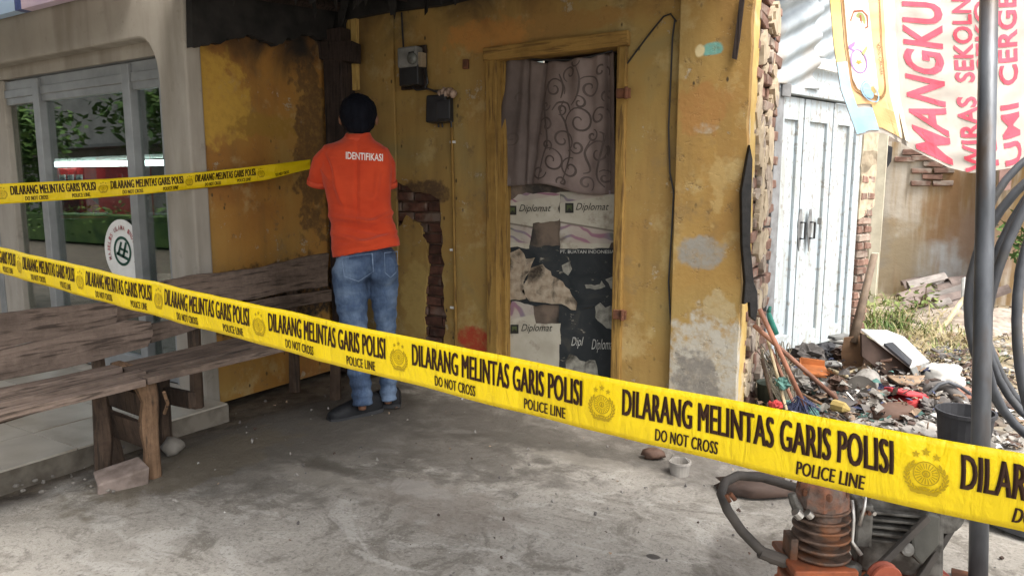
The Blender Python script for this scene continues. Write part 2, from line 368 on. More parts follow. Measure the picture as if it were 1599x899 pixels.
M['tile'] = simple('porch_tile', (.46, .42, .35), (.36, .32, .26), 5, .35, .05, spec=.4, dirt=(.30, .26, .20), vary=.18)
M['grout'] = simple('porch_concrete', (.20, .175, .14), (.10, .085, .065), 9, .9, .4)
def wood(name, a, b, dark=(.04, .03, .022), axis=1, vary=.3):
    t = NT(name); v = t.obj(); s = [22, 22, 22]; s[axis] = 1.6
    rr = t.rnd(); cb = t.n('ShaderNodeCombineXYZ')
    for i in range(3): t.set(cb.inputs[i], t.math('MULTIPLY', rr, 31.0 + 9 * i))
    ad = t.n('ShaderNodeVectorMath'); t.set(ad.inputs[0], t.vec(v, tuple(s))); t.set(ad.inputs[1], cb.outputs[0]); v2 = ad.outputs[0]
    g = t.math('ADD', t.math('MULTIPLY', t.noise(1.2, 7, v2, rough=.7, dist=.6), .6), t.math('MULTIPLY', t.noise(30, 5, t.obj(), rough=.7), .4)); col = t.ramp(g, [(.32, b), (.62, a)])
    g2 = t.noise(3.0, 5, v2); col = t.mix(t.ramp(g2, [(.54, 0.0), (.64, .8)]), col, dark)
    blot = t.noise(4, 5, t.obj()); col = t.mix(t.ramp(blot, [(.5, 0.0), (.7, .6)]), col, tuple(q * .5 for q in b))
    if vary: col = t.mix(1.0, col, t.ramp(rr, [(0, 1 - vary), (1, 1.0)]), 'MULTIPLY')
    return t.fin(col, .82, t.math('ADD', g, g2), .7, .01, spec=.25)
M['bench'] = wood('weathered_bench_wood', (.265, .198, .158), (.135, .098, .076), (.04, .029, .022))
M['bench_dark'] = wood('shaded_bench_wood', (.20, .148, .115), (.09, .066, .052), (.028, .021, .017))  # same bench wood, darkened in colour for the shaded far end
M['leg'] = wood('bench_leg_wood', (.27, .165, .095), (.11, .065, .038), axis=2)
M['legdark'] = wood('bench_dark_leg_wood', (.12, .08, .055), (.05, .034, .025), axis=2)
M['char'] = wood('charred_wood', (.05, .034, .028), (.018, .013, .011), (.006, .005, .005), axis=2, vary=.1)
M['charx'] = simple('charred_sheet', (.03, .028, .026), (.008, .008, .008), 6, .85, .5)
M['rag'] = simple('burnt_plastic', (.02, .018, .017), (.006, .006, .006), 20, .55, .5)
M['jamb'] = wood('yellow_painted_wood', (.30, .185, .05), (.235, .13, .032), (.10, .055, .02), axis=2, vary=.12)
M['jambx'] = wood('yellow_painted_lintel', (.33, .20, .055), (.27, .15, .04), (.12, .065, .02), axis=0, vary=.1)
M['strip'] = wood('pale_yellow_strip', (.50, .35, .12), (.42, .26, .07), (.22, .13, .04), axis=2, vary=0)
M['dark'] = simple('dark_room', (.025, .024, .022), (.012, .012, .011), 4, .9, .1)
M['brick'] = simple('bare_brick', (.31, .185, .14), (.19, .105, .078), 14, .95, .9, vary=.4, dirt=(.38, .31, .255))
M['brick_dark'] = simple('sooty_brick', (.17, .075, .05), (.06, .03, .022), 14, .9, .6, vary=.5, dirt=(.19, .14, .11))
M['mortar'] = simple('mortar', (.40, .34, .28), (.20, .16, .13), 15, .95, .8)
M['mortar_dark'] = simple('dark_mortar', (.19, .12, .085), (.09, .055, .042), 15, .95, .8)
M['render'] = simple('pale_render', (.50, .42, .30), (.34, .27, .19), 14, .9, .6)
M['cream'] = simple('cream_plaster_edge', (.58, .42, .16), (.50, .33, .10), 12, .85, .4, dirt=(.55, .47, .33))
M['alu'] = simple('grey_aluminium', (.30, .31, .31), (.22, .23, .23), 6, .4, .04, metal=.3, spec=.5)
M['white_met'] = simple('white_enamel', (.75, .75, .72), (.62, .62, .58), 8, .4, .05)
M['red_pl'] = simple('red_panel', (.50, .03, .03), (.35, .02, .02), 6, .45, .05)
M['rust'] = simple('rusty_iron', (.15, .06, .03), (.06, .03, .02), 20, .85, .5)
M['black_pl'] = simple('black_plastic', (.022, .023, .026), (.012, .012, .014), 12, .45, .1, spec=.45)
M['grey_pl'] = simple('grey_plastic', (.22, .22, .21), (.13, .13, .12), 14, .6, .15)
M['pole'] = simple('galvanised_pipe', (.15, .158, .17), (.08, .085, .092), 14, .5, .2, metal=.5, spec=.5, stretch=(1, 1, .3), dirt=(.10, .075, .058))
M['hose'] = simple('black_rubber', (.085, .09, .10), (.05, .053, .06), 8, .55, .1, spec=.5, dirt=(.07, .066, .06))
M['hosed'] = simple('dusty_rubber_hose', (.075, .064, .054), (.04, .035, .03), 10, .7, .3)
M['orange'] = simple('orange_paint', (.36, .10, .038), (.22, .06, .025), 22, .6, .35, dirt=(.13, .06, .035))
M['fin'] = simple('oily_cast_iron', (.15, .10, .075), (.06, .042, .032), 30, .6, .4, metal=.35, dirt=(.20, .085, .04))
M['headm'] = simple('rusty_cylinder_head', (.24, .10, .055), (.085, .05, .038), 34, .8, .8, dirt=(.15, .115, .095))
M['alu_oily'] = simple('oily_grey_casting', (.16, .152, .135), (.05, .046, .040), 26, .55, .35, metal=.35, dirt=(.05, .042, .034))
M['steel'] = simple('bright_steel', (.55, .53, .49), (.35, .33, .30), 20, .35, .1, metal=.8)
M['shirt'] = None
M['tape'] = NT('yellow_tape').fin((.80, .60, .004), .38, spec=.4)
t = NT('yellow_tape_film'); M['tape'] = t.fin(t.ramp(t.noise(3, 4, t.obj()), [(.3, (.80, .585, .004)), (.7, (.86, .65, .008))]), .36, t.math('ADD', t.noise(7, 5, t.vec(t.obj(), (1, 1, .5)), dist=1.2), t.math('MULTIPLY', t.noise(30, 4, t.vec(t.obj(), (1, 1, .35)), dist=2.0), .35)), .7, .016, spec=.4)
td = t.n('ShaderNodeBsdfTranslucent'); td.inputs[0].default_value = (.85, .62, .01, 1); ms = t.n('ShaderNodeMixShader'); ms.inputs[0].default_value = .18
t.t.links.new(t.b.outputs[0], ms.inputs[1]); t.t.links.new(td.outputs[0], ms.inputs[2]); t.t.links.new(ms.outputs[0], t.out.inputs[0])
M['ink'] = NT('brown_black_ink').fin((.030, .010, .004), .5)
M['ink2'] = NT('olive_ink').fin((.38, .26, .004), .5)
M['white_ink'] = NT('white_print').fin((.80, .72, .66), .7)
M['shoe'] = simple('black_shoe', (.009, .0095, .011), (.006, .0065, .008), 10, .6, .1)
M['sole'] = simple('grey_sole', (.05, .05, .052), (.03, .03, .032), 10, .7, .1)
M['skin'] = simple('brown_skin', (.19, .092, .052), (.15, .07, .04), 9, .55, .05)
M['hair'] = simple('black_hair', (.006, .007, .011), (.003, .0035, .006), 40, .85, .4, spec=.1, stretch=(1, 1, .3))
t = NT('orange_cotton'); n = t.noise(9, 5, t.obj()); M['shirt'] = t.fin(t.ramp(n, [(.3, (.47, .045, .015)), (.7, (.57, .064, .02))]), .85, t.math('ADD', t.noise(260, 2, t.obj()), t.math('MULTIPLY', t.noise(14, 4, t.vec(t.obj(), (1, 1, 2.2)), dist=.8), 3)), .35, .006, spec=.15, Sheen_Weight=.12)
M['collar'] = simple('shirt_collar', (.56, .075, .03), (.48, .055, .022), 30, .85, .2)
t = NT('blue_denim'); n = t.noise(7, 6, t.obj()); n2 = t.noise(90, 3, t.vec(t.obj(), (1, 1, .3)))
c = t.ramp(n, [(.34, (.014, .026, .058)), (.49, (.042, .072, .135)), (.64, (.14, .195, .28))]); c = t.mix(t.math('MULTIPLY', n2, .35), c, (.17, .23, .33))
M['denim'] = t.fin(c, .85, t.math('ADD', t.math('MULTIPLY', t.noise(10, 5, t.vec(t.obj(), (1, 1, 1.8)), dist=1), 3), n2), .5, .008, spec=.2)
M['denim2'] = simple('dark_denim', (.04, .065, .12), (.03, .045, .085), 60, .9, .3)
M['seam'] = simple('denim_seam', (.20, .27, .38), (.13, .18, .27), 60, .9, .3)
t = NT('window_glass'); t.t.nodes.remove(t.b); lw = t.n('ShaderNodeLayerWeight'); fr = t.math('ADD', t.math('MULTIPLY', t.math('POWER', lw.outputs['Facing'], 2.0), .85), .07).node
tr = t.n('ShaderNodeBsdfTransparent'); tr.inputs[0].default_value = (.62, .70, .66, 1); gl = t.n('ShaderNodeBsdfGlossy'); gl.inputs['Roughness'].default_value = .015
mx = t.n('ShaderNodeMixShader'); t.t.links.new(fr.outputs[0], mx.inputs[0]); t.t.links.new(tr.outputs[0], mx.inputs[1]); t.t.links.new(gl.outputs[0], mx.inputs[2]); t.t.links.new(mx.outputs[0], t.out.inputs[0]); M['glass'] = t.m
t = NT('lit_tube'); M['tube'] = t.fin((.9, .9, .9), .5, Emission_Color=(.85, .95, 1.0), Emission_Strength=7.0)
M['leaf'] = None
def leafmat(name, a, b):
    t = NT(name); r = t.noise(2.5, 4, t.pos()); return t.fin(t.ramp(r, [(.35, a), (.65, b)]), .6, spec=.3)
M['leaf'] = leafmat('green_leaves', (.03, .075, .015), (.10, .17, .035))
M['weed'] = leafmat('weed_leaves', (.07, .12, .025), (.22, .25, .075))
M['straw'] = leafmat('dry_grass', (.24, .19, .09), (.42, .35, .19))
M['bark'] = simple('bark', (.16, .11, .07), (.08, .055, .035), 12, .9, .7)
M['door_blue'] = None
t = NT('pale_blue_door_paint'); c = t.ramp(t.noise(4, 6), [(.3, (.37, .425, .455)), (.7, (.48, .54, .57))])
c = t.mix(t.ramp(t.noise(3, 6, t.vec(t.pos(), (9, 9, .9))), [(.48, 0.0), (.66, .7)]), c, (.33, .325, .29)); c = t.mix(t.ramp(t.noise(26, 5), [(.56, 0.0), (.66, .8)]), c, (.27, .245, .21))
M['door_blue'] = t.fin(c, .6, t.noise(20, 5), .25, .004)
M['zinc'] = simple('pale_corrugated_zinc', (.43, .475, .50), (.28, .32, .345), 5, .5, .12, spec=.4, dirt=(.36, .34, .31), stretch=(1, 1, .6))
t = NT('stained_render'); o = t.sep(t.pos()); c = t.ramp(t.noise(1.2, 6, dist=.5), [(.3, (.44, .385, .31)), (.5, (.58, .52, .43)), (.7, (.66, .61, .53))])
c = t.mix(t.ramp(t.noise(1.1, 6, t.vec(t.pos(), (5, 5, .45))), [(.47, 0.0), (.58, .9)]), c, (.27, .165, .06)); c = t.mix(t.ramp(t.noise(1.4, 5, t.vec(t.pos(), (4, 4, .5), (4, 4, 0))), [(.53, 0.0), (.66, .8)]), c, (.34, .21, .06))
c = t.mix(t.ramp(t.noise(1.7, 6, t.vec(t.pos(), (6, 6, .4), (1, 2, 0))), [(.54, 0.0), (.64, .85)]), c, (.15, .135, .11))
u_, z_ = o[0], o[2]
def ap(px, py, rx, ry, cc, k):
    global c
    p_ = FY(px, py, 9.6); q_ = (p_ - CAM).dot(FP) / FPX; c = t.mix(t.math('MULTIPLY', t.patch(u_, z_, p_.x, p_.z, rx * q_ * 1.2, ry * q_, k, 4, .35, px * .01), t.ramp(t.noise(2.2, 6, t.vec(t.pos(), (5, 5, .6), (px * .01, 0, 0))), [(.35, .35), (.6, 1.0)])), c, cc)
ap(1430, 350, 60, 90, (.34, .23, .12), .8); ap(1500, 330, 40, 80, (.30, .18, .09), .9); ap(1475, 410, 38, 34, (.50, .50, .48), .7); ap(1395, 400, 40, 60, (.36, .29, .19), .9); ap(1360, 330, 26, 80, (.30, .27, .22), 1.0); ap(1410, 290, 26, 60, (.55, .50, .42), 1.0); ap(1540, 380, 40, 50, (.34, .24, .17), .9)
M['alley'] = t.fin(c, .9, t.noise(9, 6), .5, .02)
def mk(n, c, **k): M[n] = simple(n + '_material', c, **k); return M[n]
for n, c in (('greenpl', (.06, .30, .23)), ('orangepl', (.52, .17, .05)), ('whitepl', (.62, .61, .57)), ('redpl', (.46, .05, .05)), ('bluepl', (.08, .12, .30)), ('yellowpl', (.46, .34, .12)), ('card', (.36, .25, .165)), ('carddark', (.085, .055, .042)), ('sack', (.14, .082, .058)), ('tarp', (.34, .315, .28)), ('bucket', (.055, .055, .06)), ('darkgreen', (.045, .055, .04)), ('greyrag', (.15, .135, .125)), ('rubber', (.16, .145, .135)), ('spade', (.23, .135, .075)), ('cement', (.40, .37, .33)), ('pinkb', (.44, .22, .16)), ('stick', (.36, .16, .10)), ('stick2', (.30, .15, .10)), ('bamboo', (.55, .45, .28)), ('navy', (.05, .06, .12)), ('tealnet', (.10, .22, .19)), ('bristle', (.22, .195, .14)), ('roof_tile', (.30, .235, .205)), ('roof_tile_pale', (.46, .41, .37)), ('stone', (.22, .20, .17))):
    mk(n, c, vary=.25 if n in ('roof_tile', 'roof_tile_pale', 'bristle') else 0, dirt=tuple(q * .55 + .02 for q in c) if n not in ('whitepl',) else (.55, .53, .5), scale=9)

# ================================================================== SETTING
# ---- yard sheet reaching the horizon, fine near the house
def spaced(a, b, step, far):
    m = []; v = a
    while v < b: m.append(v); v += step
    m.append(b); lo, hi, s = a, b, step * 2
    pre, post = [], []
    while hi < far: hi += s; lo -= s; s *= 1.7; post.append(hi); pre.insert(0, lo)
    return pre + m + post
gx = spaced(-4.2, 1.4, .055, 400); gy = spaced(.6, 4.6, .055, 400)
mb = MB(); vs = []
for yy in gy:
    for xx in gx:
        near = max(0, min(1, 1 - max(0, abs(xx + 1.4) - 2.8, abs(yy - 2.6) - 2)))
        h = .016 * mnoise.noise(Vector((xx * 1.7, yy * 1.7, 0))) + .007 * mnoise.noise(Vector((xx * 6, yy * 6, 3)))
        if xx < -3.0: h -= .03 * min(1, (-3.0 - xx) / .2)
        vs.append((xx, yy, (h - .006) * near - (.03 * (1 - near) if xx < -3.4 else 0)))
nxg = len(gx)
mb.add(vs, [(j * nxg + i, j * nxg + i + 1, (j + 1) * nxg + i + 1, (j + 1) * nxg + i) for j in range(len(gy) - 1) for i in range(nxg - 1)])
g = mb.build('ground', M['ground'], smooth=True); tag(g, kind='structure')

# ---- tiled porch in front of the shop
PZ, PXE = .065, -3.27
porch = MB(); porch.box((PXE - 3.12, .2, PZ / 2 - .07), (6.24, 4.48, PZ - .012 + .14)); porch = porch.build('porch', M['grout']); tag(porch, kind='structure')
ts = .40; tme = None
for i in range(7):
    for j in range(6):
        tb = MB(); cx, cy = PXE - ts / 2 - i * ts, 2.44 - ts / 2 - j * ts
        if tme is None:
            tb.box((0, 0, 0), (ts - .006, ts - .006, .012)); ob = tb.build('tile', M['tile'], porch, bevel=.0015); tme = ob.data; ob.location = (cx, cy, PZ - .003 + U(-.001, .001)); t0 = ob
        else:
            ob = t0.copy(); COL.objects.link(ob); ob.location = (cx, cy, PZ - .003 + U(-.0015, .0015)); ob.rotation_euler = (U(-.004, .004), U(-.004, .004), 0)

XC0 = -3.5
M['frost'] = simple('frosted_glass', (.19, .20, .195), (.09, .10, .10), 7, .35, .05, spec=.5, dirt=(.13, .08, .07))
M['shopin'] = simple('shop_interior', (.17, .20, .185), (.10, .12, .11), 3, .7, .1)
# ---- shop -----------------------------------------------------------------
YS = 2.45
shop = thing('shop_building', 'pale plastered shop with arched front opening over glass doors, left of the yellow house', 'shop', (-5.2, YS + .1, 0))
ztop = FY(180, 66, YS).z; xr = FY(256, 250, YS).x; xl = -7.4; xe = FY(299, 260, YS).x
R0 = .24
hole = [(xl, PZ), (xr, PZ), (xr, ztop - R0)] + [(xr - R0 * .75 + R0 * .75 * math.cos(a), ztop - R0 + R0 * math.sin(a)) for a in [rad(10 * k) for k in range(1, 10)]] + [(xl + .1, ztop), (xl, ztop - .1)]
fr = MB(); fr.plate([[(-10.6, 0), (xe, 0), (xe, 3.1), (-10.6, 3.1)], hole], .10, lambda u, v, q: Vector((u, YS + q, v)))
fr.build('front_wall', M['shopwall'], shop, bevel=.012)
sw = MB(); sw.box((XC0 - .17, YS + 2.3, 1.5), (.10, 4.1, 3.0)); sw.build('side_wall', M['shopwall'], shop)
b = MB(); b.box((-6.05, YS + .15, ztop - .03), (4.6, .09, .09)); b.build('header_beam', M['shopwall'], shop, bevel=.006)
xcol = FY(20, 300, YS + .1).x
b = MB(); b.box((xcol - .45, YS + .145, (ztop + PZ) / 2 - .05), (.9, .09, ztop - PZ - .06)); b.build('side_column', M['shopwall'], shop, bevel=.008)
YG = YS + .130
b = MB(); b.box((-7.035, YG + .009, ztop - .17), (6.8, .05, .16)); b.build('transom_panel', M['alu'], shop, bevel=.004)
ztr = FY(150, 130, YG).z
bl = MB(); bl.box((-7.035, YG, ztr), (6.8, .05, .055)); bl.build('transom_bar', M['alu'], shop, bevel=.004)
zlow = PZ + .06
bl = MB(); bl.box((-7.035, YG, zlow), (6.8, .05, .12)); bl.build('bottom_rail', M['alu'], shop, bevel=.004)
mul = [FY(75, 270, YG).x, FY(215, 270, YG).x, FY(272, 270, YG).x, FY(75, 270, YG).x - .72]
for mx_ in mul:
    bl = MB(); bl.box((mx_, YG - .005, (zlow + ztop) / 2 - .1), (.075, .07, ztop - zlow)); bl.build('mullion', M['alu'], shop, bevel=.005)
edges = [XC0 - .13, mul[2], mul[1], mul[0], mul[3], -10.4]
for a, c in zip(edges[:-1], edges[1:]):
    for z0, z1 in ((zlow, ztr), (ztr, ztop - .1)):
        p = MB(); p.box(((a + c) / 2, YG + .012, (z0 + z1) / 2), (abs(a - c), .006, z1 - z0)); p.build('glass_pane' if z0 == zlow else 'frosted_pane', M['glass'] if z0 == zlow else M['frost'], shop)
for n_, c_, s_ in (('floor_slab', (-7.05, YS + 2.3, .07), (6.9, 4.0, .13)), ('back_wall', (-7.05, YS + 4.0, 1.5), (6.9, .1, 3)), ('ceiling', (-7.05, YS + 2.3, 2.55), (6.9, 3.9, .08)), ('left_wall', (-10.5, YS + 2.3, 1.5), (.1, 4, 3))):
    p = MB(); p.box(c_, s_); p.build(n_, M['shopin'], shop)
p = MB(); p.box((-7.1, YS + 1.9, 3.14), (7.2, 4.4, .1)); p.build('flat_roof', M['shopwall'], shop)
# halal sticker on the glass
sc_, sr = FY(193, 392, YG - .012), .20
stk = thing('round_sticker', 'round white sticker with a dark green emblem on the shop glass', 'sticker', (sc_.x, sc_.y, sc_.z - sr))
fs_ = lambda dy: (lambda u, v, q=0: Vector((sc_.x + u * sr, YG - .014 - dy - q, sc_.z + v * sr)))
p = MB(); p.plate([ellp(0, 0, 1, 1, 0, 40)], .003, fs_(0)); p.build('disc', M['white_met'], stk)
p = MB()
for q in (ring2(0, 0, .47, .47, .09, 30), [[(-.30, -.12), (-.08, .30), (.02, .28), (-.18, -.12)]], [[(-.05, -.2), (.18, .30), (.28, .26), (.06, -.22)]], [[(-.32, -.02), (.3, -.2), (.3, -.3), (-.34, -.12)]], [[(-.1, .12), (.3, .02), (.3, -.06), (-.12, .04)]]): p.plate(q, 0, fs_(.006))
p.build('emblem', simple('deep_green_print', (.01, .07, .045), rough=.5), stk)
p = MB()
for k, ch in enumerate('MAJELIS ULAMA INDONESIA'):
    a = rad(200 - k * 10.2)
    if ch != ' ': put_text(p, ch, lambda u, v, a=a: fs_(.006)(.74 * math.cos(a) + ((u - .5) * .10) * math.sin(a) + (v - .5) * .15 * math.cos(a), .74 * math.sin(a) - ((u - .5) * .10) * math.cos(a) + (v - .5) * .15 * math.sin(a)), .02)
p.build('arc_lettering', simple('faded_red_print', (.42, .15, .15)), stk)
# shop sign high at the left
zs = FY(0, 27, YS - .06).z
sg = thing('shop_sign', 'pale blue and pink signboard mounted above the shop opening at the top left corner', 'sign', (-5.5, YS - .06, zs))
xs = FY(31, 12, YS - .06).x
p = MB(); p.box(((-8 + xs) / 2, YS - .06, zs + .35), (xs + 8, .06, .7)); p.build('blue_panel', simple('sign_blue', (.50, .66, .86), (.42, .60, .84), 3, .4), sg)
p = MB(); p.box((xs + .04, YS - .06, zs + .35), (.07, .064, .7)); p.build('divider_stripe', simple('sign_dark_blue', (.10, .14, .36), rough=.4), sg)
p = MB(); p.box((xs + .6, YS - .06, zs + .35), (1.04, .06, .7)); p.build('pink_panel', simple('sign_pink', (.72, .58, .68), (.60, .48, .62), 3, .4), sg)
# things inside the shop, seen through the glass
lt = thing('tube_light', 'long white fluorescent tube glowing behind the shop glass', 'lamp', (-6.2, 4.05, 1.5))
q0, q1 = FY(86, 257, 4.05), FY(272, 254, 4.05)
p = MB(); p.tube([q0, q1], .028, 8); p.build('tube', M['tube'], lt); p = MB(); p.box(((q0.x + q1.x) / 2, 4.085, q0.z + .045), (q1.x - q0.x + .1, .05, .035)); p.build('holder', M['white_met'], lt)
def inbox(x0, y0, x1, y1, Y, dp):
    a, c = FY(x0, y0, Y), FY(x1, y1, Y); return ((a.x + c.x) / 2, Y + dp / 2, (a.z + c.z) / 2), (abs(a.x - c.x), dp, abs(a.z - c.z))
rc = thing('display_cabinet', 'red display cabinet inside the shop under the tube light', 'cabinet', (-7, 4.1, .14))
p = MB(); p.box(*inbox(88, 263, 131, 400, 4.08, .3)); p.build('carcass', M['red_pl'], rc, bevel=.01)
for k in range(3):
    p = MB(); p.box(*inbox(92 + k * 13, 273, 101 + k * 13, 284, 4.065, .02)); p.build('label_plate', M['white_met'], rc)
ct = thing('shop_counter', 'low dark green counter behind the shop glass', 'counter', (-6.2, 3.6, .14))
p = MB(); p.box(*inbox(85, 342, 275, 430, 3.55, .5)); p.build('front_panel', simple('counter_green', (.04, .10, .04), (.02, .05, .02), 4, .4), ct, bevel=.01)
a_, s_ = inbox(82, 333, 278, 342, 3.50, .62); p = MB(); p.box(a_, s_); p.build('top', M['grey_pl'], ct, bevel=.008)
bs_ = FY(190, 333, 3.7); p = MB(); p.lathe([(.10, 0), (.24, .14), (.25, .15), (.22, .13), (.08, .01)], bs_, n=20)
solo(p, 'basin', M['white_met'], 'white basin standing on the green counter inside the shop', 'basin', smooth=True)
p = MB(); p.lathe([(.05, 0), (.06, .03), (.06, .12), (.02, .16), (.02, .2)], bs_ + Vector((.05, -.02, .15)), n=12)
solo(p, 'red_bottle', M['red_pl'], 'small red bottle in the white basin inside the shop', 'bottle', smooth=True)
p = MB(); p.box(*inbox(232, 305, 268, 333, 3.7, .3)); solo(p, 'carton', simple('carton_pale', (.55, .42, .36)), 'pale carton at the right end of the green shop counter', 'carton', bevel=.004)

# ---- across the street (mirrored in the shop glass)
def leafcloud(mb, c, r, n, s, flat=1.0, seed=0):
    rn = random.Random(seed); c = Vector(c)
    for _ in range(n):
        d = Vector((rn.gauss(0, 1), rn.gauss(0, 1), rn.gauss(0, 1))).normalized() * (rn.random() ** .45)
        p = c + Vector((d.x * r[0], d.y * r[1], d.z * r[2])) * (1 + .35 * mnoise.noise(d * 2.2 + Vector((seed, 0, 0))))
        a = Vector((rn.uniform(-1, 1), rn.uniform(-1, 1), rn.uniform(-.6, .6))).normalized(); b_ = a.cross(Vector((rn.uniform(-1, 1), rn.uniform(-1, 1), 1))).normalized()
        k = s * rn.uniform(.6, 1.3); mb.add([p - a * k, p - b_ * k * .42, p + a * k, p + b_ * k * .42], [(0, 1, 2, 3)])
hd = thing('hedge', 'clipped green hedge across the street, mirrored in the shop glass', 'hedge', (-13, -4.5, 0))
p = MB(); p.box((-20, -4.5, .35), (19, .7, .66)); p.build('core', M['leaf'], hd); p = MB()
for k in range(50): leafcloud(p, (-29.3 + k * .38, -4.5, .5), (.35, .5, .45), 90, .07, 1, k)
p.build('foliage', M['leaf'], hd, fixn=False)
sbd = thing('street_building', 'long low building across the street, mirrored dimly in the shop glass', 'building', (-22, -11, 0))
p = MB(); p.box((-22, -12, 2.6), (44, 2, 5.2)); p.build('wall', simple('street_wall', (.34, .33, .30), (.24, .23, .21), 2, .9), sbd)
for k in range(9):
    p = MB(); p.box((-41 + k * 4.6, -10.98, 1.3), (3.6, .06, 2.6)); p.build('shopfront', M['dark'] if k % 3 else M['red_pl'], sbd)
p = MB(); p.box((-22, -10.5, 2.95), (44, 1.0, .12)); p.build('awning', M['grey_pl'], sbd)
def street_tree(X, Y, H, lab, sd):
    tr_ = thing('street_tree', lab, 'tree', (X, Y, 0), 'trees across the street')
    p = MB(); p.tube([(X, Y, 0), (X + .1, Y, 1.5), (X - .1, Y - .1, H)], [.2, .16, .1]); p.build('trunk', M['bark'], tr_); p = MB()
    for k in range(14): leafcloud(p, (X + U(-1.8, 1.8), Y + U(-1.2, 1.2), H + U(-1.3, 1.4)), (1, 1, .8), 160, .16, 1, sd + k)
    p.build('crown', M['leaf'], tr_, fixn=False)
street_tree(-26, -6.5, 2.9, 'leafy tree mirrored in the leftmost pane of the shop glass', 150)
tr_ = thing('street_tree', 'leafy tree mirrored at the right end of the shop glass', 'tree', (-17, -7, 0), 'trees across the street')
p = MB(); p.tube([(-17, -7, 0), (-16.9, -7, 1.5), (-17.1, -7.1, 3)], [.2, .16, .1]); p.build('trunk', M['bark'], tr_); p = MB()
for k in range(12): leafcloud(p, (-17 + U(-1.6, 1.6), -7 + U(-1.2, 1.2), 3.4 + U(-.9, 1.4)), (1, 1, .8), 160, .16, 1, 50 + k)
p.build('crown', M['leaf'], tr_, fixn=False)

# ================================================================== YELLOW HOUSE
XC = -3.5                              # inner corner
XP = FY(1057, 300, Y0).x               # left edge of the pilaster
YP = 3.56
XE = FY(1163, 300, YP).x               # right corner of the house
roofz = lambda y: 2.06 + .10 * y
house = thing('yellow_house', 'small soot-stained yellow house with a boarded doorway and scorched eaves', 'house', (-2.2, Y0 + .4, 0))
dx0, dx1 = FY(777, 300, Y0).x, FY(963, 300, Y0).x
dzt = FY(870, 84, Y0).z
patch_px = [(612, 284), (628, 289), (648, 300), (672, 303), (686, 312), (690, 360), (692, 420), (695, 520), (692, 545), (662, 545), (664, 470), (668, 420), (664, 375), (652, 348), (634, 336), (612, 372)]
hp = ragged([(FY(a, c, Y0).x, FY(a, c, Y0).z) for a, c in patch_px], .018, .035, 2)
fw = MB(); fw.plate([[(XC, 0), (dx0, 0), (dx0, dzt), (dx1, dzt), (dx1, 0), (XP + .02, 0), (XP + .02, roofz(Y0)), (XC, roofz(Y0))], hp], .03, lambda u, v, q: Vector((u, Y0 + q, v)))
fw.build('front_plaster', M['front'], house)
bk = MB()
zb = roofz(Y0)
for x0, x1, z0, z1 in ((XC, dx0, 0, zb), (dx1, XE - .02, 0, zb), (dx0, dx1, dzt, zb)): bk.box(((x0 + x1) / 2, Y0 + .10, (z0 + z1) / 2), (x1 - x0, .115, z1 - z0))
bk.build('front_core', M['mortar_dark'], house)
# bricks laid bare where the plaster has come off
brk = []
def brick_me(name, m, s, k, jit=.004):
    L = []
    for i in range(k):
        q = MB(); q.box((0, 0, 0), s, jit=jit); o = q.build(name, m); bv = o.modifiers.new('bevel', 'BEVEL'); bv.width = .005; bv.segments = 1; L.append(o)
    return L
protos = brick_me('brick', M['brick_dark'], (.20, .05, .055), 4)
used = set()
def place(pro, loc, rot, parent, scale=(1, 1, 1)):
    o = pro.copy() if pro in used else pro
    if o is not pro: COL.objects.link(o)
    used.add(pro); o.parent = parent; o.location = Vector(loc) - origin(parent); o.rotation_euler = rot; o.scale = scale
    return o
def inside(x, y, poly):
    c = False; j = len(poly) - 1
    for i in range(len(poly)):
        if (poly[i][1] > y) != (poly[j][1] > y) and x < (poly[j][0] - poly[i][0]) * (y - poly[i][1]) / (poly[j][1] - poly[i][1]) + poly[i][0]: c = not c
        j = i
    return c
zz = .12; row = 0
while zz < 1.4:
    for k in range(6):
        x = XC + .30 + k * .212 + (row % 2) * .106
        if any(inside(x + a, zz + c, hp) for a in (-.09, 0, .09) for c in (-.02, .02)):
            place(random.choice(protos), (x, Y0 + .036 + U(-.004, .008), zz), (U(-.03, .03), U(-.03, .03), U(-.05, .05)), house)
    zz += .067; row += 1
# pilaster with its pale return, and the broken brick end of the wall
pl = MB(); pp = [(XP, 0)] + ragged([(XE, 0), (XE, zb)], .006, .05, 5, False) + [(XP, zb)]
pl.plate([pp], .05, lambda u, v, q: Vector((u, YP + q, v))); pl.build('pilaster', M['pilaster'], house, bevel=.004)
yret = YP + .19
ret = ragged([(YP + .045, 0), (yret, 0), (yret, .5), (yret + .02, 1.0), (yret - .01, 1.7), (yret, zb), (YP + .045, zb)], .012, .05, 8)
pl = MB(); pl.plate([ret], .03, lambda u, v, q: Vector((XE - .001 - .03 + q, u, v))); pl.build('end_plaster', M['cream'], house)
ym = (yret + .02, yret + .46)
co = MB(); co.box((XE - .10, (YP + .06 + yret + .52) / 2, 1.25), (.11, yret + .46 - YP, 2.5)); co.build('end_core', M['mortar'], house)
protos2 = brick_me('brick', M['brick'], (.055, .205, .055), 5, .006)
zz = .04; row = 0
while zz < 2.5:
    for k in range(3):
        y = yret + .06 + k * .216 + (row % 2) * .108
        if y < ym[1] + .1: place(random.choice(protos2), (XE - .035 + U(-.008, .016), y, zz), (U(-.05, .05), U(-.04, .04), U(-.06, .06)), house, (1, U(.85, 1), U(.9, 1.05)))
    zz += .068; row += 1
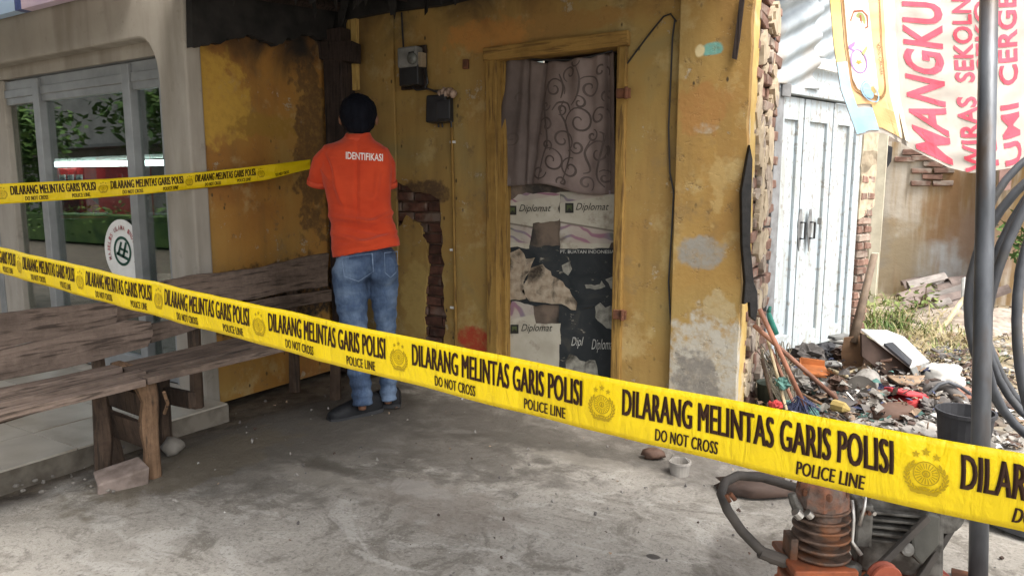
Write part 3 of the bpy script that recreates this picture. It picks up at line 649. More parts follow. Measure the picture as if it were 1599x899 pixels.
for k in range(70):                     # lumps of render left on the broken end
    z = U(.1, 2.4); y = yret + U(.04, .42); a = U(.02, .08); c = U(.02, .10)
    pl = MB(); pl.plate([ragged(ellp(y, z, a, c, U(-.6, .6), 9), .035, .022, k)], U(.012, .034), lambda u, v, q: Vector((XE - .012 + q, u, v))); pl.build('render_lump', M['render' if k % 3 else 'mortar'], house)
# orange side wall
sdw = MB(); ss = [(YS + .102, 0), (Y0 + .1, 0), (Y0 + .1, roofz(Y0 + .1)), (YS + .102, roofz(YS + .1))]
sdw.plate([ss], .10, lambda u, v, q: Vector((XC - .1 + q, u, v))); sdw.build('side_plaster', M['side'], house)
# step in the plaster left of the meters
xst = FY(622, 300, Y0).x
pl = MB(); pl.box(((xst + XC + .0) / 2 + .07, Y0 - .012, 1.55), (xst - XC - .14, .02, 1.62)); pl.build('plaster_step', M['front'], house, bevel=.004)
# roof sheet with corrugations, rafters, hanging tatters
def rf(u, v):
    x = -3.5 + u * 2.75; y = 2.25 + v * 4.3; return Vector((x, y, roofz(y) + .035 + .010 * math.sin(x * 2 * math.pi / .076) - .0))
rm = MB(); rm.grid(rf, 290, 12); rm.build('roof_sheet', M['charx'], house, smooth=True, solid=.004)
for xx in (-3.36, -2.85, -2.2, -1.5, -.9):
    pl = MB(); pl.tube([(xx, 2.3, roofz(2.3) - .015), (xx + .02, 2.9, roofz(2.9) - .02), (xx, 3.58, roofz(3.58) - .015)], [.035, .04, .032], 6); pl.build('rafter', M['char'], house)
for k in range(26):
    x = U(-3.45, -2.2); y = U(2.7, 3.5) if x > -3.2 else U(2.5, 3.5); L = U(.05, .17); z = roofz(y); wv = U(.03, .09)
    pl = MB(); pl.prism([(x, y, z + .01), (x + wv, y, z + .01), (x + wv * U(.6, 1.1), y + U(-.03, .03), z - L * U(.4, 1)), (x + wv * U(.1, .5), y + U(-.03, .03), z - L)], (U(-.004, .004), .004, 0)); pl.build('charred_tatter', M['charx'], house)
# charred timber along the wall head, over the post
pl = MB(); a, c = FX(285, 62, XC + .03), FX(520, 74, XC + .03)
pl.prism([(XC + .02, a_, b_) for a_, b_ in ragged([(q.y, q.z) for q in (FX(288, 76, XC), FX(340, 66, XC), FX(380, 58, XC), FX(420, 74, XC), FX(455, 58, XC), FX(505, 62, XC))], .022, .018, 6, False)] + [(XC + .02, Y0 - .05, roofz(Y0) + .02), (XC + .02, YS + .03, roofz(YS) + .02)], (.05, 0, 0)); pl.build('charred_board', M['charx'], house)
pl = MB(); pl.prism([(q.x, Y0 - .03, q.z) for q in (FY(470, 48, Y0), FY(520, 70, Y0), FY(540, 66, Y0), FY(552, 34, Y0), FY(615, 22, Y0), FY(700, 12, Y0), FY(765, -4, Y0), FY(765, -40, Y0), FY(470, -40, Y0))], (0, -.04, 0)); pl.build('charred_board', M['charx'], house)
# post in the corner and pale batten
pb = MB(); b0, b1 = FY(507, 30, Y0 - .10), FY(530, 520, Y0 - .10)
pb.box(((XC + .105), Y0 - .09, 1.13), (.145, .13, 2.26), jit=.006); ob = pb.build('corner_post', M['char'], house, bevel=.008)
pb = MB(); pb.box((XC + .11, Y0 - .12, 2.12), (.36, .1, .12), (0, .12, 0), jit=.01); pb.build('post_bracket', M['char'], house, bevel=.006)
a, c = FY(556, 14, Y0 - .035), FY(561, 142, Y0 - .035)
pb = MB(); pb.prism([(FY(548, 10, Y0).x, Y0 - .022, a.z), (FY(564, 10, Y0).x, Y0 - .022, a.z + .01), (FY(566, 140, Y0).x, Y0 - .022, c.z + .008), (FY(552, 142, Y0).x, Y0 - .022, c.z)], (0, -.03, 0)); pb.build('wall_batten', M['strip'], house, bevel=.004)
# door frame
zl0 = FY(860, 86, Y0).z
for nm, x0, x1, z0, z1, yy, dp, m in (('door_jamb', dx0 - .062, dx0 + .012, 0, zl0 + .0, Y0 - .028, .10, 'jamb'), ('door_jamb', dx1 - .004, dx1 + .05, 0, zl0, Y0 - .024, .10, 'jamb'), ('door_lintel', dx0 - .075, dx1 + .06, zl0, zl0 + .075, Y0 - .034, .12, 'jambx')):
    pb = MB(); pb.box(((x0 + x1) / 2, yy + dp / 2 - .005, (z0 + z1) / 2), (x1 - x0, dp, z1 - z0), jit=.002); pb.build(nm, M[m], house, bevel=.006)
pb = MB(); pb.box((dx0 + .026, Y0 + .06, zl0 / 2), (.03, .07, zl0)); pb.build('jamb_stop', M['jamb'], house, bevel=.003)
pb = MB(); pb.box(((dx0 + dx1) / 2, Y0 + .09, .02), (dx1 - dx0, .2, .05)); pb.build('threshold', M['grout'], house, bevel=.006)
for px_, py_ in ((974, 146), (968, 491)):
    q = FY(px_, py_, Y0 - .03); pb = MB(); pb.box((q.x, q.y - .004, q.z), (.075, .02, .05), jit=.002); pb.lathe([(.012, 0), (.012, .06)], (q.x + .018, q.y - .012, q.z - .03), n=8); pb.build('iron_hinge', M['rust'], house, bevel=.002)
YD = Y0 + .085
ptop = FY(870, 285, YD).z
pb = MB(); pb.box(((dx0 + dx1) / 2, YD + .012, (ptop + .05) / 2), (dx1 - dx0 - .005, .02, ptop - .04)); pb.build('door_board', simple('stained_board', (.16, .12, .09), (.04, .035, .03), 8, .8, .3), house)
for n_, c_, s_ in (('room_floor', (-2.1, 5.2, .01), (2.5, 2.9, .02)), ('room_back', (-2.1, 6.5, 1.3), (2.7, .1, 2.6)), ('room_wall', (XC - .05, 5.1, 1.2), (.1, 2.8, 2.4)), ('room_wall', (-1.05, 5.35, 1.2), (.1, 2.3, 2.4))):
    p = MB(); p.box(c_, s_); p.build(n_, M['dark'], house)
# small dark block by the door, screws and holes
q = FY(729, 101, Y0); pb = MB(); pb.box((q.x, Y0 - .01, q.z), (.036, .024, .055)); solo(pb, 'wall_socket', M['rust'], 'small dark brown block on the yellow wall left of the doorway', 'socket', bevel=.003)
# cables
cb = thing('loose_cable', 'thin dark cable running down the corner beside the pilaster', 'cable', (XP, Y0, .1))
P_ = [(1054, 30), (1050, 60), (1048, 110), (1044, 200), (1046, 270), (1052, 300), (1049, 360), (1044, 440), (1047, 500), (1055, 560), (1062, 620)]
p = MB(); p.tube([FY(a, c, Y0 - .008) for a, c in P_], .0045, 5); p.build('drop', M['black_pl'], cb)
p = MB(); p.tube([FY(a, c, Y0 - .012) for a, c in [(1056, 34), (1047, 22), (1036, 26), (1015, 52), (990, 85), (970, 112)]], .0045, 5); p.build('branch', M['black_pl'], cb)
cc = thing('conduit_pipe', 'thin yellow-painted conduit pipe running down below the lower meter box', 'pipe', FY(707, 540, Y0 - .015))
p = MB(); p.tube([FY(a, c, Y0 - .012) for a, c in [(705, 190), (706, 230), (708, 300), (710, 420), (712, 540), (713, 640)]], .010, 8); p.build('pipe', M['jamb'], cc, smooth=True)
for py_ in (222, 390, 480):
    q = FY(707, py_, Y0 - .012); p = MB(); p.box((q.x, q.y, q.z), (.036, .012, .014)); p.build('clip', M['white_met'], cc)
p = MB(); p.tube([FY(a, c, Y0 - .014) for a, c in [(627, 20), (629, 60), (631, 90)]], .006, 6); p.tube([FY(a, c, Y0 - .02) for a, c in [(620, 18), (590, 14), (560, 12)]], .006, 6); p.build('feed', M['black_pl'], cc)
# electricity meter, upper
def pbox(x0, y0, x1, y1, Y, dp):
    a, c = FY(x0, y0, Y), FY(x1, y1, Y); return ((a.x + c.x) / 2, Y - dp / 2, (a.z + c.z) / 2), (abs(a.x - c.x), dp, abs(a.z - c.z))
em = thing('electricity_meter', 'soot-blackened electricity meter with grey face, upper of the two boxes on the wall', 'meter', FY(648, 138, Y0))
p = MB(); p.box(*pbox(628, 76, 668, 138, Y0 - .006, .02)); p.build('backboard', M['char'], em, bevel=.003)
p = MB(); p.box(*pbox(631, 78, 661, 106, Y0 - .026, .07)); p.build('case', M['grey_pl'], em, bevel=.010)
c_, s_ = pbox(635, 82, 655, 102, Y0 - .096, .006); p = MB(); p.lathe([(.034, 0), (.034, .016), (.028, .024), (0, .026)], (c_[0], Y0 - .096, c_[2]), (rad(90), 0, 0), 18); p.build('dial_glass', simple('grimy_dial', (.16, .17, .155), (.09, .09, .085), 30, .25), em, smooth=True)
p = MB(); p.box((c_[0] - .012, Y0 - .098, c_[2] + .036), (.04, .006, .011)); p.build('counter_window', M['black_pl'], em)
p = MB(); p.box(*pbox(632, 106, 662, 134, Y0 - .026, .06)); p.build('terminal_cover', M['black_pl'], em, bevel=.006)
p = MB(); p.box(*pbox(659, 84, 666, 106, Y0 - .026, .05)); p.build('breaker', simple('old_ivory', (.34, .27, .18)), em, bevel=.003)
p = MB(); p.tube([FY(a, c, Y0 - .05) for a, c in [(664, 106), (668, 130), (663, 138), (678, 142), (690, 142)]], .007, 6); p.tube([FY(a, c, Y0 - .045) for a, c in [(640, 133), (650, 141), (668, 139), (684, 145)]], .006, 6); p.build('cable_tail', M['black_pl'], em, smooth=True)
fb = thing('fuse_box', 'black melted fuse box with crumpled pale plastic on top, below the meter', 'fuse box', FY(692, 195, Y0))
p = MB(); p.box(*pbox(677, 152, 709, 192, Y0 - .006, .085), jit=.004); p.build('case', M['black_pl'], fb, bevel=.010)
p = MB(); p.box(*pbox(683, 157, 704, 186, Y0 - .091, .012)); p.build('cover', M['grey_pl' if 0 else 'black_pl'], fb, bevel=.005)
for k in range(5):
    q = FY(688 + k * 5, 147 - (k % 2) * 4, Y0 - .07); p = MB(); p.ell(q, (.013, .03, .026), (U(-.3, .3), U(-.4, .4), 0), 8, 6, .5, 4); p.build('crumpled_plastic', simple('scorched_plastic', (.40, .29, .22), (.22, .15, .11), 25, .6), fb, smooth=True)
for px_ in (684, 690, 704):
    p = MB(); p.tube([FY(px_, 190, Y0 - .03), FY(px_ + 1, 199, Y0 - .03)], .006, 6); p.build('cable_end', M['black_pl'], fb)
# charred strip and rubber hanging at the right corner
cs = MB(); cs.prism([(XE + .012, YP - .005, FY(1166, -6, YP).z), (XE - .0, YP - .005, FY(1152, -6, YP).z)] and [FY(a, c, YP - .012) for a, c in [(1157, -8), (1164, -8), (1156, 60), (1151, 94), (1144, 92), (1150, 50)]], (0, -.016, 0))
solo(cs, 'charred_batten', M['char'], 'dark charred batten at the top of the right corner of the yellow wall', 'batten')
hr = MB(); pts = [(1164, 226), (1169, 250), (1173, 300), (1171, 380), (1170, 440), (1176, 455), (1182, 480), (1180, 500), (1172, 494), (1166, 470), (1158, 474), (1156, 440), (1158, 380), (1157, 300), (1160, 250)]
hr.plate([[(a, c) for a, c in pts]], 1.0, lambda u, v, q: HP(u, v, (XE + .03, YP + .02, 0), Vector((.55, -.83, 0))) + Vector((.018, -.026, 0)) * q + Vector((.01, .01, 0)) * math.sin(v * .06))
solo(hr, 'burnt_rubber_strip', M['rag'], 'long black strip of burnt rubber hanging down the right corner of the yellow wall', 'rubber strip', bevel=.004)

# ---- curtain hanging in the doorway
YC = Y0 + .045
def crv(u, v):                                   # u across, v down
    tl, tr, bl, br = (793, 90), (957, 80), (771, 284), (962, 304)
    a = Vector(tl).lerp(Vector(tr), u); c = Vector(bl).lerp(Vector(br), u)
    sag = 14 * math.sin(math.pi * u) * (1 - v) * .8 + 10 * math.sin(u * 26) * .12 * (1 - v)
    hem = 8 * math.sin(u * 9 + 1) * v
    if u < .12: c = c + Vector((6 * math.sin(v * 7), 0))
    p = a.lerp(c, v); return FY(p.x, p.y + sag + hem * .6, YC)
def cur(u, v, q=0):
    p = crv(u, v); f = (.5 + .5 * v)
    d = .012 * math.sin(u * 31 + 1.1 * math.sin(u * 7) + v * .8) * (1 - .45 * v) + .014 * math.sin(u * 11 + .6 + v * 1.3) + .006 * mnoise.noise(Vector((u * 9, v * 7, 1)))
    d -= .026 * math.exp(-((u - .20 - .03 * v) / .022) ** 2) + .024 * math.exp(-((u - .285 - .06 * (1 - v)) / .018) ** 2) + .03 * math.exp(-((u - .93) / .02) ** 2)
    return p + Vector((0, -d - q, 0))
ct_ = thing('door_curtain', 'grubby grey-brown curtain with dark scroll pattern hanging in the top of the doorway', 'curtain', FY(865, 300, YC))
t = NT('curtain_cloth'); n = t.noise(3.2, 5); c = t.ramp(n, [(.32, (.11, .083, .074)), (.5, (.18, .138, .122)), (.68, (.25, .197, .177))])
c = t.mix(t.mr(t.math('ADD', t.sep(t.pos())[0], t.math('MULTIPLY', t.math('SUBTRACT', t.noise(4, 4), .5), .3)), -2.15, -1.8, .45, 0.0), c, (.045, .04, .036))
M['curtain'] = t.fin(c, .9, t.noise(30, 5), .35, .006, spec=.15)
p = MB(); p.grid(lambda u, v: cur(u, v), 110, 44); p.build('cloth', M['curtain'], ct_, smooth=True, solid=.003)
def ribbon(mb, pts, wd, fn):
    vs = []; m = len(pts)
    for i, a in enumerate(pts):
        t_ = Vector(pts[min(i + 1, m - 1)]) - Vector(pts[max(i - 1, 0)]); t_ = t_.normalized() if t_.length else Vector((1, 0)); nn = Vector((-t_.y, t_.x * .8)) * wd * (.45 + .55 * math.sin(math.pi * i / (m - 1)))
        vs += [fn(a[0] + nn.x, a[1] + nn.y), fn(a[0] - nn.x, a[1] - nn.y)]
    mb.add(vs, [(2 * i, 2 * i + 1, 2 * i + 3, 2 * i + 2) for i in range(m - 1)])
p = MB(); fnr = lambda u, v: cur(min(max(u, .02), .98), min(max(v, .02), .97), .0032)
def spiral(cx, cy, r, a0, turns, s=1, tail=None):
    L = []
    for i in range(34):
        f = i / 33; a = a0 + s * f * turns * 2 * math.pi; q = r * (1 - f * .86); L.append((cx + q * math.cos(a), cy + q * .95 * math.sin(a)))
    return L
for (cx, cy, r, a0, tn, s) in ((.70, .47, .13, 2.6, 1.5, 1), (.46, .22, .10, .4, 1.4, -1), (.78, .22, .10, 3.6, 1.5, 1), (.55, .62, .10, 1.0, 1.3, -1), (.85, .70, .12, 2.2, 1.4, 1), (.63, .83, .09, 5.0, 1.4, -1), (.40, .52, .09, 2.0, 1.2, 1), (.47, .80, .11, 4.0, 1.4, 1), (.86, .44, .08, .2, 1.3, -1), (.60, .10, .07, 2, 1.2, 1), (.88, .12, .06, 1, 1.2, -1), (.15, .3, .06, 1, 1.2, 1), (.12, .62, .07, 3, 1.3, -1), (.36, .9, .07, 0, 1.2, 1), (.75, .92, .07, 1, 1.2, -1), (.70, .33, .055, 4, 1.2, 1), (.53, .38, .05, 2, 1.2, -1), (.80, .57, .05, 5, 1.2, 1), (.93, .3, .05, 2, 1.2, 1), (.42, .68, .05, 1, 1.2, -1), (.68, .66, .06, 3, 1.3, -1), (.56, .95, .05, 2, 1.2, 1), (.90, .88, .06, 4, 1.2, 1), (.38, .36, .05, 0, 1.2, 1), (.65, .02, .05, 0, 1, 1)):
    ribbon(p, spiral(cx, cy, r, a0, tn, s), .0095, fnr)
for pts in ([(.36, .98), (.38, .8), (.42, .65), (.38, .45), (.36, .3), (.40, .15)], [(.62, .35), (.68, .28), (.70, .15), (.66, .05)], [(.56, .95), (.62, .72), (.58, .5), (.52, .4), (.55, .3)], [(.9, .95), (.84, .85), (.90, .6), (.86, .55)], [(.45, .4), (.5, .33), (.58, .33), (.62, .4)], [(.78, .6), (.74, .7), (.78, .82), (.72, .85)], [(.5, .1), (.54, .2), (.52, .3)]):
    q = [Vector(a) for a in pts]; L = []
    for i in range(len(q) - 1):
        for k in range(7):
            f = k / 7; p0, p1, p2, p3 = q[max(i - 1, 0)], q[i], q[i + 1], q[min(i + 2, len(q) - 1)]
            L.append(.5 * ((2 * p1) + (p2 - p0) * f + (2 * p0 - 5 * p1 + 4 * p2 - p3) * f * f + (3 * p1 - p0 - 3 * p2 + p3) * f ** 3))
    ribbon(p, [tuple(a) for a in L], .009, fnr)
p.build('scroll_print', simple('dark_scroll_print', (.108, .083, .073), (.072, .056, .049), 10, .9), ct_, fixn=False)
cr_ = MB(); cr_.tube([crv(u, 0) + Vector((0, -.004, .004)) for u in [0, .2, .4, .6, .8, 1]], .004, 6); cr_.build('hanging_cord', M['black_pl'], ct_)

# ---- posters pasted on the door board
YQ = YD - .001
def poster_fn(x0, y0, x1, y1, k=0, off=0.0):
    a, c, d = FY(x0, y0, YQ), FY(x1, y0, YQ), FY(x0, y1, YQ)
    e = FY(x1, y1, YQ)
    return lambda u, v, q=0: (a.lerp(c, u)).lerp(d.lerp(e, u), 1 - v) + Vector((0, -off - q - .0025 * (1 + mnoise.noise(Vector((u * 3 + k * 5, v * 3, k)))), 0))
def poster_mat(name, light, seed, fns):
    t = NT(name); o = t.sep(t.vec(t.pos(), off=(seed, 0, seed))); a, c = fns(0, 0), fns(1, 1)
    u = t.mr(t.sep(t.pos())[0], a.x, c.x); u = t.math('DIVIDE', t.math('SUBTRACT', t.sep(t.pos())[0], a.x), c.x - a.x); v = t.math('DIVIDE', t.math('SUBTRACT', t.sep(t.pos())[2], a.z), c.z - a.z)
    if light:
        base = t.ramp(t.noise(7, 5, t.vec(t.pos(), off=(seed, 1, 2))), [(.3, (.36, .33, .26)), (.65, (.47, .44, .36))])
        ph = t.math('ADD', t.math('MULTIPLY', v, 34), t.math('ADD', t.math('MULTIPLY', u, 7), t.math('MULTIPLY', t.noise(5, 2, t.vec(t.pos(), (1, 1, 1), (seed, 0, 0))), 16)))
        st = t.ramp(t.math('SINE', ph), [(.0, 0.0), (.5, 0.0), (.85, 1.0)])
        stc = t.ramp(t.noise(4, 2, t.vec(t.pos(), off=(seed, 4, 4))), [(.42, (.27, .14, .18)), (.56, (.20, .17, .20)), (.6, (.14, .14, .12))])
        e1 = t.math('SUBTRACT', .46, t.math('MULTIPLY', u, .13)); band = t.math('MULTIPLY', t.mr(t.math('SUBTRACT', e1, v), 0, .02), t.mr(v, .10, .13))
        e2 = t.math('ADD', .78, t.math('MULTIPLY', u, .16)); band2 = t.mr(t.math('SUBTRACT', v, e2), 0, .02)
        bd = t.math('MAXIMUM', band, band2); col = t.mix(t.math('MULTIPLY', bd, t.math('ADD', .25, t.math('MULTIPLY', st, .75))), base, stc)
        ln = t.math('MULTIPLY', t.mr(t.math('ABSOLUTE', t.math('SUBTRACT', v, e1)), .012, .02, 1, 0), 1.0); col = t.mix(ln, col, (.17, .15, .12))
        dk = t.noise(6, 7, t.vec(t.pos(), off=(seed, 8, 8)), rough=.7); col = t.mix(t.ramp(dk, [(.55, 0.0), (.68, .7)]), col, (.14, .10, .07))
    else:
        col = t.ramp(t.noise(6, 6, t.vec(t.pos(), off=(seed, 1, 2)), dist=1), [(.35, (.016, .02, .022)), (.6, (.030, .034, .036)), (.75, (.06, .058, .05))])
        sc2 = t.noise(9, 7, t.vec(t.pos(), (1, 1, 1.6), (seed, 8, 8)), rough=.7, dist=1.5); col = t.mix(t.ramp(sc2, [(.62, 0.0), (.66, 1.0)]), col, (.26, .235, .19))
    return t.fin(col, .7, t.noise(14, 5), .3, .006, spec=.25)
INK = simple('print_ink', (.03, .03, .025), rough=.6); PALE = simple('pale_print', (.50, .50, .46), rough=.6)
def poster(x0, y0, x1, y1, light, seed, label, outline=None, texts=(), logo=None, off=0.0):
    fn = poster_fn(x0, y0, x1, y1, seed, off); p0 = fn(.5, 0)
    th = thing('poster', label, 'poster', p0, 'posters pasted on the door board')
    poly = ragged(outline or [(0, 0), (1, 0), (1, 1), (0, 1)], .03, .07, seed)
    p = MB(); p.plate([poly], .0012, fn); p.build('paper', poster_mat('poster_paper', light, seed, fn), th)
    f2 = lambda u, v: fn(u, v, .0045)
    for body, tu, tv, tw, th_, bold, sh in texts:
        p = MB(); put_text(p, body, lambda u, v: f2(tu + u * tw, tv + v * th_), bold, sh); p.build('lettering', INK if light else PALE, th, fixn=False)
    if logo:
        a, c, s, s2 = logo; p = MB(); p.plate([[(a, c), (a + s, c), (a + s, c + s2), (a, c + s2)]], .0005, lambda u, v, q: fn(u, v, .0045 + q)); p.build('logo_block', INK, th)
        p = MB(); p.plate([[(a + s * .2, c + s2 * .2), (a + s * .5, c + s2 * .55), (a + s * .8, c + s2 * .2), (a + s * .8, c + s2 * .8), (a + s * .2, c + s2 * .8)]], .0004, lambda u, v, q: fn(u, v, .0055 + q)); p.build('logo_mark', simple('logo_green', (.08, .10, .04)), th)
    return th
G_ = ()
# dark backing sheets first, then the pale ones over them
poster(790, 384, 876, 476, False, 3, 'peeled dark poster with blotchy torn cream paper, middle left of the door', None, (), None, -.0005)
poster(874, 386, 963, 480, False, 4, 'black poster with a pale line of small print, middle right of the door', None, [('PT. BUATAN INDONESIA', .02, .90, .95, .055, .01, 0)], None, .0004)
poster(874, 478, 963, 640, False, 6, 'black torn poster with white script word Diplomat, bottom right of the door', [(0, 0), (1, 0), (1, 1), (.4, .98), (0, 1)], [('Diplomat', .58, .56, .40, .13, .0, .35), ('Dipl', .22, .60, .22, .11, .0, .35)], None, .0006)
poster(789, 300, 875, 388, True, 1, 'pale Diplomat poster with torn lower right corner, top left of the door', [(.02, .05), (.45, .0), (.52, .45), (.98, .5), (1, 1), (.25, .96), (.0, .8)], [('Diplomat', .27, .62, .58, .16, .0, .35)], (.08, .60, .14, .16), .0012)
poster(875, 298, 964, 388, True, 2, 'whole pale Diplomat poster with purple stripes and dark square logo, top right of the door', [(0, 0), (.86, .0), (.9, .1), (1, .12), (1, 1), (0, .98)], [('Diplomat', .29, .63, .58, .16, .0, .35)], (.10, .62, .15, .17), .0012)
poster(792, 470, 876, 640, True, 5, 'pale Diplomat poster torn at its top, bottom left of the door', [(0, 0), (1, 0), (1, .80), (.55, .80), (.5, .96), (.1, 1), (.02, .9)], [('Diplomat', .28, .71, .58, .085, .0, .35)], (.08, .71, .15, .08), .0012)
CRM = simple('torn_cream_paper', (.40, .335, .25), (.25, .19, .13), 22, .85, .5, dirt=(.045, .035, .025)); GRP = simple('torn_grey_paper', (.32, .31, .26), (.17, .165, .14), 26, .85, .5, dirt=(.05, .045, .035))
for k, (pts, m, lab) in enumerate((([(830, 418), (848, 412), (862, 430), (874, 436), (880, 440), (893, 460), (902, 472), (900, 484), (886, 478), (872, 474), (848, 472), (828, 470), (816, 455), (824, 436)], CRM, 'large cream scrap of torn paper in the middle of the door'),
        ([(796, 395), (812, 388), (822, 404), (836, 402), (828, 424), (818, 440), (822, 466), (796, 468)], CRM, 'speckled cream scrap of torn paper at the left edge of the door'),
        ([(930, 478), (938, 472), (946, 480), (962, 478), (962, 516), (948, 512), (934, 500)], GRP, 'greenish grey torn scrap of paper by the lower hinge'),
        ([(878, 414), (890, 408), (894, 420), (888, 430), (880, 424)], GRP, 'tiny grey torn scrap near the middle of the black poster'),
        ([(884, 564), (890, 552), (900, 555), (906, 562), (930, 562), (936, 590), (900, 600), (884, 590)], GRP, 'grey-brown torn scrap of paper at the foot of the door'),
        ([(914, 444), (938, 443), (940, 438), (946, 447), (930, 452), (916, 450)], GRP, 'narrow pale strip of torn paper on the black poster'),
        ([(946, 436), (962, 430), (962, 452), (954, 450)], GRP, 'pale torn corner of paper at the right edge of the door'))):
    L = ragged(pts, 3.5, 7, k + 3); p = MB(); p.plate([L], 1.0, lambda u, v, q: FY(u, v, YQ) + Vector((0, -.006 - .0014 * q, 0)))
    solo(p, 'paper_scrap', m, lab, 'paper', 'torn paper left on the door board')

# ================================================================== BENCHES
def plankx(pts, X, th, name, m, parent, amp=2.0, step=22, seed=0):
    L = ragged(pts, amp, step, seed); p = MB(); p.plate([L], th, lambda u, v, q: FX(u, v, X) + Vector((q - th, 0, 0))); return p.build(name, m, parent, bevel=.003)
b1 = thing('wooden_bench', 'long weathered slatted bench with broken backrest boards running along the porch to the corner', 'bench', (-3.0, 1.5, 0))
ZS = .46; YB = GR(262, 598, ZS).y
def seatboard(name, x0, x1, y0, y1, z, m, parent, seed, th=.03):
    L = ragged([(x0, y0), (x1, y0), (x1, y1), (x0, y1)], .007, .12, seed)
    p = MB(); p.plate([L], th, lambda u, v, q: Vector((u, v, z - th + q + .006 * mnoise.noise(Vector((u * 2 + seed, v * 1.5, seed)))))); return p.build(name, m, parent, bevel=.003)
for k, (x0, x1, ye, dz) in enumerate(((-2.838, -2.775, YB + .02, -.012), (-2.905, -2.852, YB + .07, .004), (-2.975, -2.920, YB - .03, -.006), (-3.045, -2.992, YB + .05, .006), (-3.115, -3.062, YB + .12, -.004))): seatboard('slat', x0, x1, .25, ye, ZS + dz, M['bench'], b1, k)
plankx([(-260, 652), (0, 594), (60, 583), (140, 566), (232, 541), (240, 520), (236, 502), (200, 500), (150, 512), (0, 548), (-260, 612)], -3.20, .03, 'backrest_board', M['bench'], b1, 1.5, 30, 3)
plankx([(-260, 600), (0, 546), (40, 535), (100, 524), (182, 503), (184, 470), (150, 474), (60, 482), (0, 490), (-260, 530)], -3.215, .028, 'backrest_board', M['bench'], b1, 1.5, 30, 4)
def legp(pts, d, r, name, m, parent, n=6):
    p = MB(); P = [DP(a, c, d) for a, c in pts]; p.tube(P, r, n); return p.build(name, m, parent, bevel=.004)
dl = GR(238, 738).y
a_ = GR(238, 740)
p = MB(); p.tube([(a_.x + .0, a_.y, -.01), (a_.x + .008, a_.y, .12), (a_.x - .012, a_.y + .005, .22), (a_.x + .006, a_.y + .01, .33), (a_.x - .02, a_.y, .435)], [.040, .034, .042, .038, .052], 7); p.build('leg', M['leg'], b1, bevel=.004)
p = MB(); p.tube([(-3.17, a_.y + .03, -.02), (-3.23, a_.y + .02, .25), (-3.262, a_.y + .02, .62)], [.032, .03, .026], 6); p.build('leg', M['legdark'], b1)
p = MB(); p.tube([(-3.14, .5, -.02), (-3.262, .5, .6)], [.032, .028], 6); p.build('leg', M['legdark'], b1)
p = MB(); p.tube([(-2.9, .55, -.01), (-2.9, .55, .43)], [.04, .04], 6); p.build('leg', M['leg'], b1)
p = MB(); p.box((-3.04, a_.y + .02, .30), (.40, .035, .11), (0, .06, 0), jit=.008); p.build('cross_rail', M['legdark'], b1, bevel=.004)
p = MB(); p.box((-2.97, a_.y - .30, .405), (.07, .62, .05), (.02, 0, .05), jit=.01); p.build('seat_bearer', M['legdark'], b1, bevel=.004)
p = MB(); p.box((-3.08, a_.y + .03, .41), (.10, .05, .10), jit=.006); p.build('block', M['leg'], b1, bevel=.004)
p = MB(); p.box((-3.03, a_.y - .02, .19), (.34, .03, .13), (.05, .08, .04), jit=.012); p.build('cross_rail', M['legdark'], b1, bevel=.004)
p = MB(); p.tube([(-3.06, a_.y - .10, -.02), (-3.05, a_.y - .09, .15), (-3.07, a_.y - .08, .42)], [.034, .04, .03], 7); p.build('leg', M['legdark'], b1, bevel=.004)
p = MB(); p.box((-2.985, a_.y + .05, .33), (.05, .04, .2), (.1, .25, 0), jit=.008); p.build('brace', M['leg'], b1, bevel=.004)
q = MB(); q.tube([GR(256, 612, .42), GR(262, 630, .36), GR(257, 645, .30)], .007, 5); q.build('splinter', M['leg'], b1)
b2 = b1
for k, (x0, x1, y0, y1, dz) in enumerate(((-2.845, -2.78, YB + .03, 3.02, .002), (-2.92, -2.852, YB + .08, 3.06, .012), (-3.02, -2.93, YB + .06, 3.0, .010), (-3.13, -3.03, YB + .13, 3.02, .008))): seatboard('seat_plank', x0, x1, y0, y1, ZS - .012 + dz, M['bench_dark'], b2, 20 + k)
plankx([(176, 503), (300, 484), (420, 462), (512, 446), (514, 395), (488, 399), (430, 412), (380, 421), (300, 430), (262, 438), (180, 462)], -3.28, .03, 'backrest_plank', M['bench_dark'], b2, 3.0, 16, 9)
plankx([(236, 536), (330, 508), (420, 488), (518, 470), (518, 452), (420, 466), (330, 486), (238, 506)], -3.26, .028, 'backrest_plank', M['bench_dark'], b2, 2.0, 22, 12)
for x, y, h in ((-3.12, YB + .30, .43), (-3.0, 2.98, .43), (-3.345, 2.3, .62), (-3.345, 2.98, .74)):
    p = MB(); p.tube([(x, y, -.01), (x + .01, y, h * .5), (x, y + .01, h)], [.036, .032, .036], 6); p.build('leg', M['legdark'], b2)
p = MB(); p.box((-3.08, YB + .31, .26), (.36, .04, .08), jit=.006); p.build('cross_rail', M['legdark'], b2, bevel=.004)
cb_ = MB(); q = GR(190, 752); cb_.box(q + Vector((0, 0, .022)), (.13, .19, .065), (rad(6), rad(4), rad(-22)), jit=.012)
solo(cb_, 'concrete_block', simple('pink_grey_block', (.27, .215, .185), (.15, .115, .095), 16, .9, .5), 'broken pinkish grey concrete block on the ground beside the bench leg', 'block', bevel=.008)
q = GR(270, 706); p = MB(); p.ell(q + Vector((0, 0, .03)), (.045, .06, .04), (0, 0, .4), 10, 7, .35, 2.5); solo(p, 'stone', M['stone'], 'round grey stone on the ground right of the bench leg', 'stone', smooth=True)
chips = MB()
for k in range(26):
    q = GR(U(20, 190), U(738, 770)); s = U(.004, .012); p = MB(); p.ell(q + Vector((0, 0, s * .2)), (s * 1.3, s, s * .7), (0, 0, U(0, 3)), 6, 4, .4, 2)
    chips.add(p.v, p.f)
